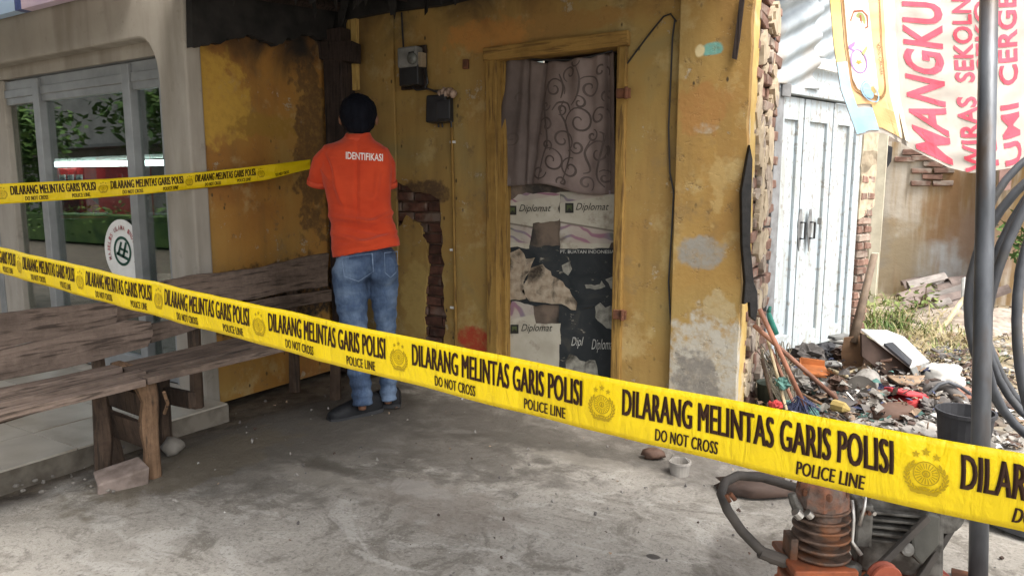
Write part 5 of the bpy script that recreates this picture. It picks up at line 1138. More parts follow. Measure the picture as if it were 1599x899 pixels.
for k in range(7):
    q = MB(); c_ = CP(1346 + 8 * (k % 4), 772 + 26 * (k // 4), .0); q.lathe([(.005, 0), (.005, .012)], c_, Matrix.Rotation(YAW, 3, 'Z') @ Matrix.Rotation(rad(90), 3, 'X'), 6); q.build('bolt', M['steel'] if k % 3 == 0 else M['rust'], ac)
q = MB(); q.tube([CP(1330, 780, -.01), CP(1333, 810, -.02), CP(1330, 845, -.02), CP(1345, 866, -.03)], .005, 6); q.tube([CP(1352, 764, -.01), CP(1350, 790, -.03), CP(1342, 820, -.03)], .004, 6); q.build('fuel_line', M['steel'], ac, smooth=True)
q = MB()
for a, c, d0 in (((1349, 912), (1452, 808), -.05), ((1434, 912), (1490, 824), .0)):
    A_, B_ = CP(*a, d0), CP(*c, d0 + .02); dr = (B_ - A_).normalized(); sn = dr.cross(FH).normalized(); q.prism([A_ - sn * .009, A_ + sn * .009, B_ + sn * .007, B_ - sn * .007], FH * .012)
q.build('drive_belt', M['hosed'], ac, bevel=.002)
q = MB(); rp = Matrix.Rotation(YAW, 3, 'Z') @ Matrix.Rotation(rad(90), 3, 'X'); q.lathe([(.018, -.02), (.034, -.022), (.036, -.016), (.030, -.008), (.036, 0), (.034, .006), (.018, .004)], CP(1384, 905, -.06), rp, 24); q.build('pulley', simple('red_pulley', (.34, .085, .045), (.2, .05, .03), 14, .55, .3), ac, bevel=.001)
q = MB(); q.lathe([(.022, -.022), (.04, -.024), (.04, .004), (.022, .006)], CP(1478, 806, .01), rp, 20); q.build('motor_pulley', M['alu_oily'], ac)
q = MB(); q.lathe([(.020, 0), (.026, .004), (.026, .018), (.012, .024), (0, .024)], CP(1326, 893, -.03), RR, 18); q.build('oil_cap', M['alu_oily'], ac)
cbx(1300, 893, 1480, 930, -.02, .16).build('engine_bed', simple('red_oxide_frame', (.26, .045, .03), (.14, .03, .02), 12, .6, .3), ac, bevel=.006)
tk = GR(1330, 1120); tz = .22
ax0 = CP(1215, 960, .06); ax1 = CP(1495, 960, .06)
q = MB(); rt_ = Matrix.Rotation(YAW, 3, 'Z') @ Matrix.Rotation(rad(90), 3, 'Y'); L0 = (ax1 - ax0).length * 1.0
q.lathe([(0, -.02), (.07, -.012), (.10, .015), (.11, .05), (.11, L0 - .05), (.10, L0 - .015), (.07, L0 + .012), (0, L0 + .02)], Vector((ax0.x, ax0.y, .215)), rt_, 24); q.build('air_tank', M['orange'], ac, smooth=True)
for s in (0.12, .88):
    for e in (-1, 1):
        c_ = Vector((ax0.x, ax0.y, 0)).lerp(Vector((ax1.x, ax1.y, 0)), s) + FH * .10 * e
        q = MB(); q.tube([c_ + ZZ * .006, c_ - FH * .03 * e + ZZ * .17], .012, 8); q.build('foot', M['rust'], ac)
q = MB(); q.box(CP(1268, 985, .01) * 1.0 * Vector((1, 1, 0)).length / Vector((1, 1, 0)).length if False else Vector((CP(1268, 985, .0).x, CP(1268, 985, .0).y, .325)), (.13, .12, .05), Matrix.Rotation(YAW, 4, 'Z')); q.build('pump_mount', M['orange'], ac, bevel=.004)

# ================================================================== SHED WITH PALE BLUE DOORS
SA = Vector((-.95, 5.35, 0)); SD = Vector((.36, .933, 0)).normalized(); SN = Vector((SD.y, -SD.x, 0))
def SH(px, py): return HP(px, py, SA, SN)
def su(px, py): return (SH(px, py) - SA).dot(SD)
def SL(u, z, off=0.0): return SA + SD * u + ZZ * z + SN * off
shed = thing('shed', 'pale blue wooden double doors under a corrugated zinc gable, beyond the brick corner', 'shed', SL(.5, 0))
u0, u1, u2, u3 = su(1207, 330), su(1246, 330), su(1291, 330), su(1324, 330)
zt = SH(1250, 151).z
def shb(name, ua, ub, za, zb_, o0, o1, m, bevel=.004, jit=0):
    q = MB(); q.prism([SL(ua, za, o0), SL(ub, za, o0), SL(ub, zb_, o0), SL(ua, zb_, o0)], SN * (o1 - o0)); return q.build(name, m, shed, bevel=bevel)
MB_ = M['door_blue']
us = [u0, (u0 + u2) / 2 - .02, u2 + .04, u3]
shb('door_post', u0 - .10, u0 - .005, 0, zt + .03, -.04, .05, simple('grey_post', (.24, .245, .25), (.15, .15, .15), 12))
shb('door_post', u3 + .0, u3 + .10, 0, zt + .03, -.04, .03, MB_)
shb('door_head', u0 - .1, u3 + .1, zt, zt + .055, -.03, .05, MB_)
shb('corner_block', u0 - .06, u0 + .05, zt - .03, zt + .06, .05, .065, simple('grey_block', (.20, .20, .20)))
shb('door_backing', u0 - .2, u3 + .2, 0, zt, -.10, -.05, M['dark'], 0)
seams = [u0, su(1222, 330), u1, u1 + .012, su(1268, 330), u2, u2 + .012, u3]
leafspec = ((u0 + .004, u1 - .006), (u1 + .008, u2 - .006), (u2 + .008, u3 - .004))
for a, c in leafspec:
    dr = shb('door_leaf', a, c, .03, zt - .012, -.04, -.012, MB_, .003)
    wd_ = c - a; st = min(.075, wd_ * .22)
    for nm, aa, cc_, z0, z1 in (('stile', a, a + st, .03, zt - .012), ('stile', c - st, c, .03, zt - .012), ('rail', a + st + .001, c - st - .001, zt - .17, zt - .012), ('rail', a + st + .001, c - st - .001, .03, .16)):
        q = MB(); q.prism([SL(aa, z0, -.012), SL(cc_, z0, -.012), SL(cc_, z1, -.012), SL(aa, z1, -.012)], SN * .022); q.build(nm, MB_, dr, bevel=.003)
for px_ in (1248, 1263):
    q = MB(); a, c = SH(px_, 326), SH(px_ - 1, 392); uu = (a - SA).dot(SD); q.prism([SL(uu - .035, a.z - .10, .012), SL(uu - .012, a.z, .012), SL(uu + .012, a.z, .012), SL(uu + .035, a.z - .12, .012), SL(uu + .02, c.z + .08, .012), SL(uu, c.z, .012), SL(uu - .02, c.z + .08, .012)], SN * .006); q.build('handle_plate', simple('grey_iron', (.23, .235, .235), (.14, .14, .14), 14, .5), shed, bevel=.002)
    q = MB(); q.tube([SL(uu, a.z - .10, .02), SL(uu, a.z - .10, .055), SL(uu, a.z - .22, .055), SL(uu, a.z - .22, .02)], .008, 6); q.build('handle', M['black_pl'], shed)
q = MB(); q.box(SL(su(1276, 345), SH(1276, 345).z, .02), (.03, .03, .05)); q.build('padlock', M['grey_pl'], shed, bevel=.003)
# gable cladding of corrugated sheets, ridges climbing to the right
ang = rad(23)
def corr(px0, px1, zlo, zhi, off, name, wavy=None):
    ua, ub = su(px0, 60), su(px1, 60); nu, nv = 40, 110; q = MB()
    def f(a, c):
        u = ua + (ub - ua) * a; z = zlo + (zhi - zlo) * c; s = (-(u) * math.sin(ang) + z * math.cos(ang)) / .165 * 2 * math.pi
        u2_ = u + (wavy * math.sin(s + .8) * a if wavy else 0)
        return SL(u2_, z, off + .024 * math.sin(s))
    q.grid(f, nu, nv); return q.build(name, M['zinc'], shed, smooth=True, solid=.002)
corr(1150, 1269, zt + .05, 3.3, .045, 'zinc_sheet', .018); corr(1262, 1420, zt + .30, 3.3, -.02, 'zinc_sheet')
shb('gable_board', su(1262, 120), u3 + .3, zt + .055, zt + .30, -.03, .0, MB_)
q = MB(); q.prism([SL(su(1262, 102), SH(1262, 102).z + .02, .02), SL(su(1330, 118), SH(1330, 118).z + .02, .02), SL(su(1330, 118), SH(1330, 118).z - .02, .02), SL(su(1262, 102), SH(1262, 102).z - .02, .02)], SN * .02); q.build('batten', M['whitepl'], shed, bevel=.003)
q = MB(); a, b_, c = SL(-.9, 0, -.1), SL(u3 + .35, 0, -.1), 2.0
shb('back_wall', -.2, u3 + .15, 0, 3.2, -1.5, -1.45, M['alley'], 0)
q = MB(); q.prism([SL(-.3, 3.25, .3), SL(2.4, 3.75, .3), SL(2.4, 3.75, -1.7), SL(-.3, 3.25, -1.7)], ZZ * .02); q.build('roof', M['zinc'], shed)
# jagged dark gap trim on the broken wall end
q = MB(); q.plate([ragged([(YP + .60, FX(1195, 38, XE).z), (YP + .66, FX(1200, 60, XE).z), (YP + .67, FX(1203, 75, XE).z), (YP + .62, FX(1197, 100, XE).z), (YP + .585, FX(1192, 92, XE).z), (YP + .59, FX(1193, 50, XE).z)], .015, .02, 4)], .01, lambda u, v, w_: Vector((XE - .02 + w_, u, v))); q.build('dark_gap_flap', M['rag'], house)

# brick pier at the right of the doors
pier = thing('brick_pier', 'narrow crumbling brick pier right of the pale blue doors', 'pier', SL(u3 + .22, 0))
q = MB(); q.prism([SL(u3 + .11, 0, -.12), SL(u3 + .34, 0, -.12), SL(u3 + .34, 2.1, -.12), SL(u3 + .11, 2.1, -.12)], SN * .13); q.build('core', M['mortar'], pier)
pr3 = brick_me('brick', M['brick'], (.05, .20, .055), 3, .006)
zz = .03; row = 0
while zz < 1.35:
    for k in range(1 + row % 2):
        q = SL(u3 + .225 + (k - .5) * .11 * (row % 2), zz, .012 + U(-.004, .012)); place(random.choice(pr3), q, (U(-.03, .03), U(-.03, .03), math.atan2(SD.y, SD.x) - math.pi / 2), pier, (1, 1 if row % 2 == 0 else .5, 1))
    zz += .068; row += 1
for k, (z0, z1) in enumerate(((1.0, 1.55), (1.35, 2.12))):
    q = MB(); q.plate([ragged([(u3 + .10, z0), (u3 + .35, z0 + .1), (u3 + .35, z1), (u3 + .10, z1)], .02, .06, k)], .03, lambda u, v, w_: SL(u, v, .012 + w_)); q.build('render_patch', M['render'], pier)

# ================================================================== ALLEY BEYOND
YA = 9.6
aw = thing('alley_wall', 'stained old rendered wall with bare bricks along its top at the end of the alley', 'wall', (1.5, YA + .1, 0))
L = [FY(a, c, YA) for a, c in ((1290, 196), (1340, 196), (1378, 205), (1380, 222), (1420, 226), (1425, 250), (1450, 250), (1455, 262), (1482, 262), (1488, 236), (1530, 232), (1535, 246), (1600, 244), (1610, 225), (1900, 225))]
top = ragged([(p.x, p.z) for p in L], .03, .12, 3, False)
q = MB(); q.plate([[(L[0].x, 0)] + top + [(L[-1].x, 0)]], .05, lambda u, v, w_: Vector((u, YA + w_, v))); q.build('render', M['alley'], aw)
q = MB(); q.box(((L[0].x + L[-1].x) / 2, YA + .13, 1.0), (L[-1].x - L[0].x, .12, 2.0)); q.build('core', M['mortar'], aw)
pr4 = brick_me('brick', M['brick'], (.205, .06, .058), 3, .008)
for (x0, x1, y0, y1) in ((1420, 1492, 236, 296), (1540, 1600, 226, 262), (1380, 1424, 224, 250)):
    a, c = FY(x0, y1, YA), FY(x1, y0, YA); z = a.z; row = 0
    while z < c.z:
        x = a.x + (row % 2) * .11
        while x < c.x:
            if random.random() < .62: place(random.choice(pr4), (x, YA - .012 + U(-.012, .01), z), (U(-.05, .05), U(-.06, .06), U(-.08, .08)), aw)
            x += .222
        z += .072; row += 1
for k, (x0, x1, y0, y1, Y, lab) in enumerate(((1341, 1349, 215, 430, 8.6, 'thin cream wooden post standing just right of the brick pier'), (1370, 1379, 205, 330, 9.3, 'pale cream post against the alley wall left of the bare bricks'), (1362, 1369, 395, 440, 8.2, 'short white stub of pipe standing by the spade handle'))):
    a, c = FY(x0, y0, Y), FY(x1, y1, Y); z1 = a.z; q = MB(); q.box(((a.x + c.x) / 2, Y, z1 / 2), (c.x - a.x, .06, z1), jit=.004); solo(q, 'post', simple('cream_post', (.62, .57, .44), (.50, .45, .34), 9), lab, 'post', bevel=.004)
q = MB(); a = FY(1384, 235, 9.5); q.prism([FY(x, y, 9.5) for x, y in ((1383, 226), (1394, 230), (1392, 252), (1386, 262), (1384, 245))], (0, -.05, 0)); solo(q, 'hanging_scrap', M['bucket'], 'dark scrap hanging on the alley wall between the pale posts', 'scrap')
q = MB(); q.prism([FY(x, y, 9.0) for x, y in ((1560, 292), (1562, 238), (1572, 236), (1582, 262), (1578, 296), (1566, 298))], (0, .1, 0)); solo(q, 'leaning_board', simple('pinkish_board', (.42, .26, .22), (.30, .18, .15)), 'pinkish brown board leaning high at the right behind the pole', 'board')
hw = thing('plastered_hut', 'pale plastered hut wall at the far right behind the hose coil', 'hut', FY(1640, 400, 9.0))
q = MB(); a, c = FY(1556, 292, 9.2), FY(1760, 400, 9.2); q.box(((a.x + c.x) / 2, 9.4, .9), (c.x - a.x, .3, 1.8)); q.build('wall', M['alley'], hw)
q = MB(); q.box(((a.x + c.x) / 2, 9.3, 1.83), (c.x - a.x + .2, .7, .05)); q.build('roof', M['roof_tile'], hw)

# heap of ridge tiles and pipes
def tile_half(mb, A, B, r, th=.012, n=9, roll=0):
    A, B = Vector(A), Vector(B); ax = (B - A).normalized(); sd_ = ax.cross(ZZ).normalized(); up = sd_.cross(ax)
    R_ = Matrix.Rotation(roll, 3, ax); sd_ = R_ @ sd_; up = R_ @ up; vs = []
    for P_, rr in ((A, r), (B, r * .86)):
        for q_ in (rr, rr - th):
            for k in range(n): a = math.pi * k / (n - 1); vs.append(P_ + sd_ * q_ * math.cos(a) + up * q_ * math.sin(a))
    f = []
    for k in range(n - 1):
        f += [(k, k + 1, 2 * n + k + 1, 2 * n + k), (n + k + 1, n + k, 3 * n + k, 3 * n + k + 1), (k, n + k, n + k + 1, k + 1), (2 * n + k, 2 * n + k + 1, 3 * n + k + 1, 3 * n + k)]
    f += [(0, 2 * n, 3 * n, n), (n - 1, 2 * n - 1, 4 * n - 1, 3 * n - 1)]
    return mb.add(vs, f)
md = MB(); mc = GR(1465, 505); 
md.grid(lambda u, v: Vector((mc.x - 1.4 + 3.2 * u, mc.y - .9 + 2.4 * v, (.13 * math.exp(-((u - .55) / .28) ** 2 - ((v - .5) / .3) ** 2)) + .05 * mnoise.noise(Vector((u * 9, v * 9, 0))) - .03)), 40, 30)
mdo = md.build('rubble_mound', M['mortar'], None, smooth=True); tag(mdo, kind='structure')
spec = [(1420, 452, 1478, 436, 7.9), (1432, 462, 1500, 446, 7.8), (1452, 470, 1512, 450, 7.6), (1462, 478, 1518, 462, 7.4), (1406, 470, 1452, 452, 7.7), (1440, 490, 1486, 472, 7.2), (1478, 486, 1524, 470, 7.1), (1420, 500, 1462, 484, 7.0), (1492, 520, 1532, 505, 6.8), (1400, 486, 1432, 470, 7.4), (1480, 446, 1530, 438, 8.0), (1494, 505, 1534, 492, 6.9), (1460, 452, 1500, 440, 8.1), (1505, 478, 1545, 462, 7.3), (1442, 445, 1470, 436, 8.2), (1540, 470, 1580, 455, 7.6), (1410, 448, 1440, 440, 8.3)]
PL = ('at the top of the heap', 'near the top of the heap', 'in the middle of the heap', 'half way down the heap', 'at the left end of the heap', 'in the heap above the weeds', 'beside the white upright pipe', 'low in the heap among weeds', 'curved and pale at the foot of the heap', 'at the left edge of the heap', 'under the pole at the top', 'low right in the heap', 'at the back of the heap', 'behind the metal pole', 'at the back left of the heap', 'seen right of the hose', 'farthest left at the back')
for k, (x0, y0, x1, y1, d) in enumerate(spec):
    q = MB(); A_, B_ = DP(x0, y0, d), DP(x1, y1, d + U(-.2, .3)); r = U(.07, .10)
    if k in (5, 9, 13): q.tube([A_, B_], r * .7, 12, caps=False); q.tube([A_, B_], r * .7 - .012, 12, caps=False)
    else: tile_half(q, A_, B_, r, .014, 9, U(-.5, .5) + (math.pi if k in (8, 11) else 0))
    for v in q.v: v.z = max(v.z, .04)
    pale = k in (0, 2, 5, 8, 12)
    solo(q, 'ridge_tile' if k not in (5, 9, 13) else 'clay_pipe', M['roof_tile_pale' if pale else 'roof_tile'], ('pale' if pale else 'brownish grey') + (' curved ridge tile ' if k not in (5, 9, 13) else ' round pipe ') + PL[k], 'tile' if k not in (5, 9, 13) else 'pipe', 'old tiles and pipes heaped in the alley', smooth=False)
q = MB(); q.tube([DP(1509, 436, 6.9), DP(1508, 500, 6.7)], .044, 14); q.tube([DP(1508, 500, 6.7), DP(1508, 505, 6.68)], .049, 14); solo(q, 'white_pipe', M['whitepl'], 'white plastic pipe standing upright against the tile heap beside the metal pole', 'pipe', smooth=False)
q = MB(); q.tube([DP(1505, 466, 6.5), DP(1478, 503, 6.3), DP(1440, 548, 6.0)], [.022, .022, .018], 8); solo(q, 'pale_stick', M['bamboo'], 'long pale stick lying diagonally against the tile heap', 'stick')
# weeds and dry grass in the alley
def blades(mb, c, n, h, w_, spread, lean=.6):
    for _ in range(n):
        a = U(0, 2 * math.pi); p = Vector(c) + Vector((random.gauss(0, spread), random.gauss(0, spread), 0)); hh = h * U(.4, 1.1); d = Vector((math.cos(a), math.sin(a), 0)); s_ = ZZ.cross(d) * w_ * U(.6, 1.3); m_ = p + d * hh * lean * .35 + ZZ * hh * .6; e = p + d * hh * lean + ZZ * hh * U(.6, 1)
        mb.add([p - s_, p + s_, m_ + s_ * .8, m_ - s_ * .8, e], [(0, 1, 2, 3), (3, 2, 4)])
q = MB(); q2 = MB()
for (x, y, n, h) in ((1352, 520, 40, .5), (1370, 510, 60, .6), (1392, 505, 50, .45), (1405, 520, 60, .3), (1430, 512, 70, .32), (1456, 520, 60, .28), (1450, 498, 40, .35), (1380, 480, 40, .5), (1480, 545, 50, .2), (1500, 560, 50, .2), (1350, 545, 40, .3)): blades(q, GR(x, y), n, h * .42, .006, .14, .9)
for k in range(40): blades(q2, GR(U(1350, 1535), U(470, 590)), 26, U(.06, .22), .005, .16, 1.6)
o = q.build('weeds', M['weed'], fixn=False); tag(o, kind='stuff'); o = q2.build('dry_grass', M['straw'], fixn=False); tag(o, kind='stuff')
q = MB()
for k in range(150):
    P_ = GR(U(1340, 1600), U(520, 700)); 
    if P_.x > -.7: s = U(.01, .035); q.box(P_ + ZZ * s * .4, (s * 1.6, s, s * .5), (U(-.4, .4), U(-.4, .4), U(0, 3)), jit=s * .2)
o = q.build('gravel', M['stone']); tag(o, kind='stuff')
for k, (x, y, d, r, lab) in enumerate(((1598, 372, 7.0, .30, 'leafy green bush at the right edge seen past the hose coil'), (1345, 470, 7.4, .16, 'small sprawling green plant at the foot of the brick pier'), (1442, 480, 7.0, .22, 'yellow green weed growing over the tile heap'), (1398, 498, 6.7, .2, 'bright green leafy weed left of the tile heap'))):
    c_ = DP(x, y, d); bsh = thing('leafy_plant', lab, 'plant', Vector((c_.x, c_.y, 0)))
    q = MB(); leafcloud(q, c_, (r, r, r * 1.1), 150, .035 if k else .05, 1, 90 + k); q.build('foliage', M['leaf'] if k == 0 else M['weed'], bsh, fixn=False)
    q = MB()
    for j in range(4): q.tube([(c_.x, c_.y, 0), (c_.x + U(-.05, .05), c_.y, c_.z * .5), c_ + Vector((U(-r, r) * .6, U(-r, r) * .6, U(0, r)))], [.01, .008, .004], 5)
    q.build('stem', M['bark'], bsh)

# ================================================================== JUNK HEAP BY THE CORNER
q = MB(); a = GR(1330, 660)
def jm(x, y):
    u, v = (x - a.x + .55) / 1.5, (y - a.y + .35) / 2.0; return .14 * math.exp(-((u - .42) / .30) ** 2 - ((v - .42) / .32) ** 2) + .05 * mnoise.noise(Vector((u * 10, v * 12, 0))) - .02
JA = a
q.grid(lambda u, v: Vector((a.x - .55 + 1.5 * u, a.y - .35 + 2.0 * v, jm(a.x - .55 + 1.5 * u, a.y - .35 + 2.0 * v))), 40, 46)
o = q.build('rubbish_mound', simple('rubbish_earth', (.13, .105, .08), (.05, .04, .033), 12, .95, .8, dirt=(.24, .20, .16)), smooth=True); tag(o, kind='structure')
SCR = [M[k] for k in ('card', 'greyrag', 'sack', 'navy', 'whitepl', 'tealnet', 'tarp', 'carddark')]
bufs = [MB() for _ in SCR]
def scrap(b, P_, s_):
    r_ = random.random()
    if r_ < .35: b.box(P_, (s_ * 1.7, s_, s_ * .3), (U(-.7, .7), U(-.7, .7), U(0, 3)), jit=s_ * .25)
    elif r_ < .55:
        a_ = U(0, 6.28); d_ = Vector((math.cos(a_), math.sin(a_), U(-.2, .5))) * s_ * U(1.5, 4); b.tube([P_, P_ + d_ * .5 + ZZ * U(0, .01), P_ + d_], U(.002, .006), 5)
    else:
        n_ = 7; c_ = [P_ + Vector((s_ * U(.5, 1.6) * math.cos(i * 6.283 / n_), s_ * U(.5, 1.6) * math.sin(i * 6.283 / n_), s_ * U(-.5, .8))) for i in range(n_)]; b.add(c_ + [P_ + ZZ * s_ * U(.2, .9)], [(i, (i + 1) % n_, n_) for i in range(n_)])
for k in range(3600):
    P_ = GR(U(1175, 1540), U(545, 702), .06)
    P_.z = max(jm(P_.x, P_.y), .0) + U(.0, .03) + .09 * random.random() ** 3
    if P_.x < XE + .03 and P_.y > YP - .02 and P_.y < yret + .5: continue
    scrap(random.choices(bufs, (3, 5, 3, 1, 1.2, .7, 6, 3))[0], P_, U(.006, .016) + .03 * random.random() ** 4)
for k in range(1100):
    P_ = GR(U(1330, 1600), U(470, 700), 0)
    if P_.x > -.6: P_.z += U(0, .015); scrap(random.choices(bufs, (3, 3, 3, .2, .8, .2, 6, 2))[0], P_, U(.006, .028))
for k in range(420):
    P_ = Vector((U(-3.3, .3), U(1.6, 3.5), .004)); scrap(random.choices(bufs, (1, 4, 1, 0, .3, 0, 5, 2))[0], P_, U(.0015, .0055))
for k in range(500):
    x_ = U(-3.45, -.8); P_ = Vector((x_, 3.57 - abs(random.gauss(0, .05)), .006)); scrap(random.choices(bufs, (1, 4, 3, 0, .2, 0, 3, 4))[0], P_, U(.003, .012))
for b, m in zip(bufs, SCR): o = b.build('rubbish_scraps', m, fixn=False); tag(o, kind='stuff')
def J(x, y, d): return DP(x, y, d)
def jtube(name, pts, r, m, lab, cat, n=8, smooth=True, group=None): q = MB(); q.tube([J(*p) for p in pts], r, n); return solo(q, name, M[m], lab, cat, group, smooth=smooth)
def jpoly(name, pts, d, th, m, lab, cat, rag=1.5, bev=.006, tilt=None, step=8):
    L = ragged(pts, rag, step, len(lab)); q = MB(); cy_ = sum(p[1] for p in pts) / len(pts)
    q.plate([L], th, lambda u, v, w_: J(u, v, d - (tilt or 0) * (v - cy_) / 100 + w_)); return solo(q, name, M[m] if isinstance(m, str) else m, lab, cat, bevel=bev)
# two brooms leaning on the corner
for k, (nm, A_, B_, m, lab) in enumerate((('broom', (1186, 482, 3.62), (1256, 632, 3.58), 'stick', 'broom with reddish stick leaning from the black rubber strip, steeper of the two'), ('broom', (1178, 508, 3.66), (1306, 622, 3.80), 'stick2', 'broom with brown stick lying at a slant across the junk, flatter of the two'))):
    b_ = thing(nm, lab, 'broom', J(*B_), 'brooms leaning at the brick corner')
    q = MB(); q.tube([J(*A_), J(*B_)], .0125, 10); q.build('stick', M[m], b_, smooth=True); q = MB()
    e = J(*B_) if k else J(1250, 618, 3.58)
    for j in range(44):
        s_ = e + RT * U(-.02, .02); q.tube([s_, s_ + RT * U(-.08, .10) + ZZ * -U(.05, .14) + FH * U(-.05, .05)], .0022, 4)
    q.build('bristles', M['navy' if k == 0 else 'greyrag'], b_)
sl_ = thing('stick_broom', 'bundle of thin grey-green palm ribs standing upside down behind the crossed broom sticks', 'broom', J(1232, 650, 3.7)); q = MB()
for j in range(46): q.tube([J(1232 + U(-10, 12), 652, 3.72), J(1222 + U(-22, 20), 600 + U(-6, 10), 3.74), J(1212 + U(-30, 30), 556 + U(-25, 25), 3.78)], .0028, 4)
q.build('ribs', M['bristle'], sl_); q = MB(); q.lathe([(.032, 0), (.036, .02), (.032, .05)], J(1231, 640, 3.72), n=12); q.build('binding', M['tealnet'], sl_)
q = MB(); q.tube([J(1200, 488, 4.0), J(1206, 508, 4.0), J(1212, 522, 4.0)], [.012, .019, .017], 10); q.tube([J(1203, 478, 4.0), J(1200, 488, 4.0)], [.008, .012], 8); solo(q, 'green_brush', M['greenpl'], 'bright green plastic handle hanging by the brick corner above the brooms', 'brush', smooth=True)
q = MB(); q.lathe([(.075, 0), (.09, .2), (.094, .21), (.085, .2), (.07, .01)], J(1206, 655, 3.9), n=16); solo(q, 'dark_pail', M['darkgreen'], 'dark green pail standing against the brick corner behind the brooms', 'pail', smooth=False)
for k, (x, y, r, m, lab) in enumerate(((1210, 634, .034, 'redpl', 'crumpled red cloth left of the broom bristles'), (1244, 640, .04, 'navy', 'crumpled dark blue cloth at the foot of the steep broom'), (1268, 646, .036, 'tealnet', 'bunched teal net at the foot of the brooms'), (1222, 598, .035, 'tealnet', 'scrap of green netting caught on the palm ribs'))):
    q = MB(); q.ell(J(x, y, 3.62), (r * 1.4, r, r * .8), (U(-.3, .3), U(-.3, .3), U(0, 3)), 12, 8, .7, 2.6); solo(q, 'crumpled_cloth', M[m], lab, 'cloth', smooth=False)
q = MB(); A_ = [J(1250, 570, 4.3), J(1288, 574, 4.3), J(1296, 586, 4.2), J(1290, 590, 4.15), J(1252, 586, 4.2)]
q.prism(A_, ZZ * .012); q.prism([A_[0], A_[1], A_[1] + ZZ * .045, A_[0] + ZZ * .05], FH * .01); q.prism([A_[0], A_[4], A_[4] + ZZ * .02, A_[0] + ZZ * .05], RT * -.01); q.prism([A_[3], A_[4], A_[4] + ZZ * .02, A_[3] + ZZ * .02], FH * -.01); solo(q, 'dustpan', M['orangepl'], 'orange plastic dustpan lying on the junk heap below the blue doors', 'dustpan', bevel=.004)
q = MB(); q.lathe([(0, .045), (.035, .04), (.055, .015), (.06, 0), (.054, 0), (.03, .034)], J(1299, 574, 4.4), (rad(-25), 0, .4), 18); solo(q, 'white_bowl', M['whitepl'], 'upturned white plastic bowl right of the orange dustpan', 'bowl', smooth=True)
jtube('cream_handle', [(1294, 577, 4.2), (1322, 588, 4.05)], .014, 'bamboo', 'short cream wooden handle below the white bowl', 'handle')
jpoly('grey_mat', [(1272, 596), (1300, 588), (1328, 590), (1340, 628), (1322, 636), (1300, 618), (1282, 612)], 3.95, .03, 'greyrag', 'dark grey ribbed mat heaped left of the lying paint bucket', 'mat', 2, .01, 1.2)
bk_ = thing('paint_bucket', 'pale paint bucket lying on its side with a blue inside', 'bucket', J(1345, 635, 3.85))
rb = Matrix.Rotation(YAW + rad(-38), 3, 'Z') @ Matrix.Rotation(rad(98), 3, 'X')
q = MB(); q.lathe([(.0, -.16), (.062, -.16), (.075, .0), (.078, .0), (.078, .012), (.072, .012)], J(1346, 606, 3.9), rb, 22); q.build('shell', M['tarp'], bk_, smooth=False); q = MB(); q.lathe([(.0715, .010), (.0, -.11)], J(1346, 606, 3.9), rb, 22); q.build('lining', M['bluepl'], bk_)
q = MB(); q.tube([J(1322, 612, 3.8), J(1340, 632, 3.76), J(1362, 622, 3.8)], .003, 5); q.build('wire_handle', M['steel'], bk_)
q = MB()
for k in range(12):
    x, y = U(1352, 1382), U(610, 636); q.box(J(x, y, 3.72), (U(.02, .05), .02, U(.015, .03)), (U(-.6, .6), U(-.6, .6), U(0, 3)), jit=.004)
tag(q.build('pale_scraps', M['tarp']), kind='stuff')
for k, (x, y, d, r, m, lab) in enumerate(((1262, 556, 4.85, .09, 'greyrag', 'slumped grey cloth at the foot of the pale blue doors'), (1290, 551, 4.9, .07, 'bucket', 'crumpled black bag at the foot of the doors above the white bowl'), (1316, 552, 4.8, .055, 'carddark', 'dark crumpled wad beside the white bowl near the spade'), (1240, 588, 4.2, .06, 'tarp', 'crumpled pale cloth left of the orange dustpan'), (1310, 600, 3.95, .05, 'sack', 'small brown cloth wad between the grey mat and the bucket'), (1380, 610, 3.9, .045, 'navy', 'dark blue wad left of the red box'), (1455, 636, 3.72, .05, 'greyrag', 'grey wad between the red box and the split tyre'), (1440, 606, 4.0, .05, 'card', 'brown crumpled paper behind the red box'))):
    q = MB(); q.ell(J(x, y, d), (r * 1.4, r, r * .8), (U(-.3, .3), U(-.3, .3), U(0, 3)), 16, 11, .8, 3.0); solo(q, 'crumpled_rag', M[m], lab, 'rag', 'rags and wads in the junk heap', smooth=False)
for k, (A_, B_, r, m, lab) in enumerate((((1196, 520, 3.75), (1228, 640, 3.6), .008, 'bamboo', 'thin pale cane leaning at the brick corner left of the brooms'), ((1204, 545, 3.8), (1246, 646, 3.62), .009, 'stick2', 'thin dark cane leaning at the brick corner beside the palm ribs'), ((1190, 560, 3.7), (1212, 650, 3.6), .010, 'legdark', 'short dark stake against the brick corner'), ((1300, 590, 4.1), (1382, 562, 4.3), .009, 'bamboo', 'thin pale cane lying behind the lying paint bucket'), ((1235, 606, 3.9), (1300, 640, 3.6), .008, 'spade', 'rusty thin rod lying under the flat broom'))):
    q = MB(); q.tube([J(*A_), J(*B_)], r, 7); solo(q, 'cane', M[m], lab, 'cane', 'canes and rods in the junk heap')
for k in range(4):
    q = MB(); q.box(J(1310, 546 - k * 7, 4.95), (.12, .09, .022), (U(-.1, .1), U(-.1, .1), YAW + U(-.4, .4)), jit=.004); solo(q, 'plastic_lid', M['whitepl' if k % 2 == 0 else 'grey_pl'], ('lowest', 'second', 'third', 'topmost')[k] + ' of four flat lids stacked at the right foot of the doors', 'lid', 'flat lids stacked at the foot of the doors', bevel=.004)
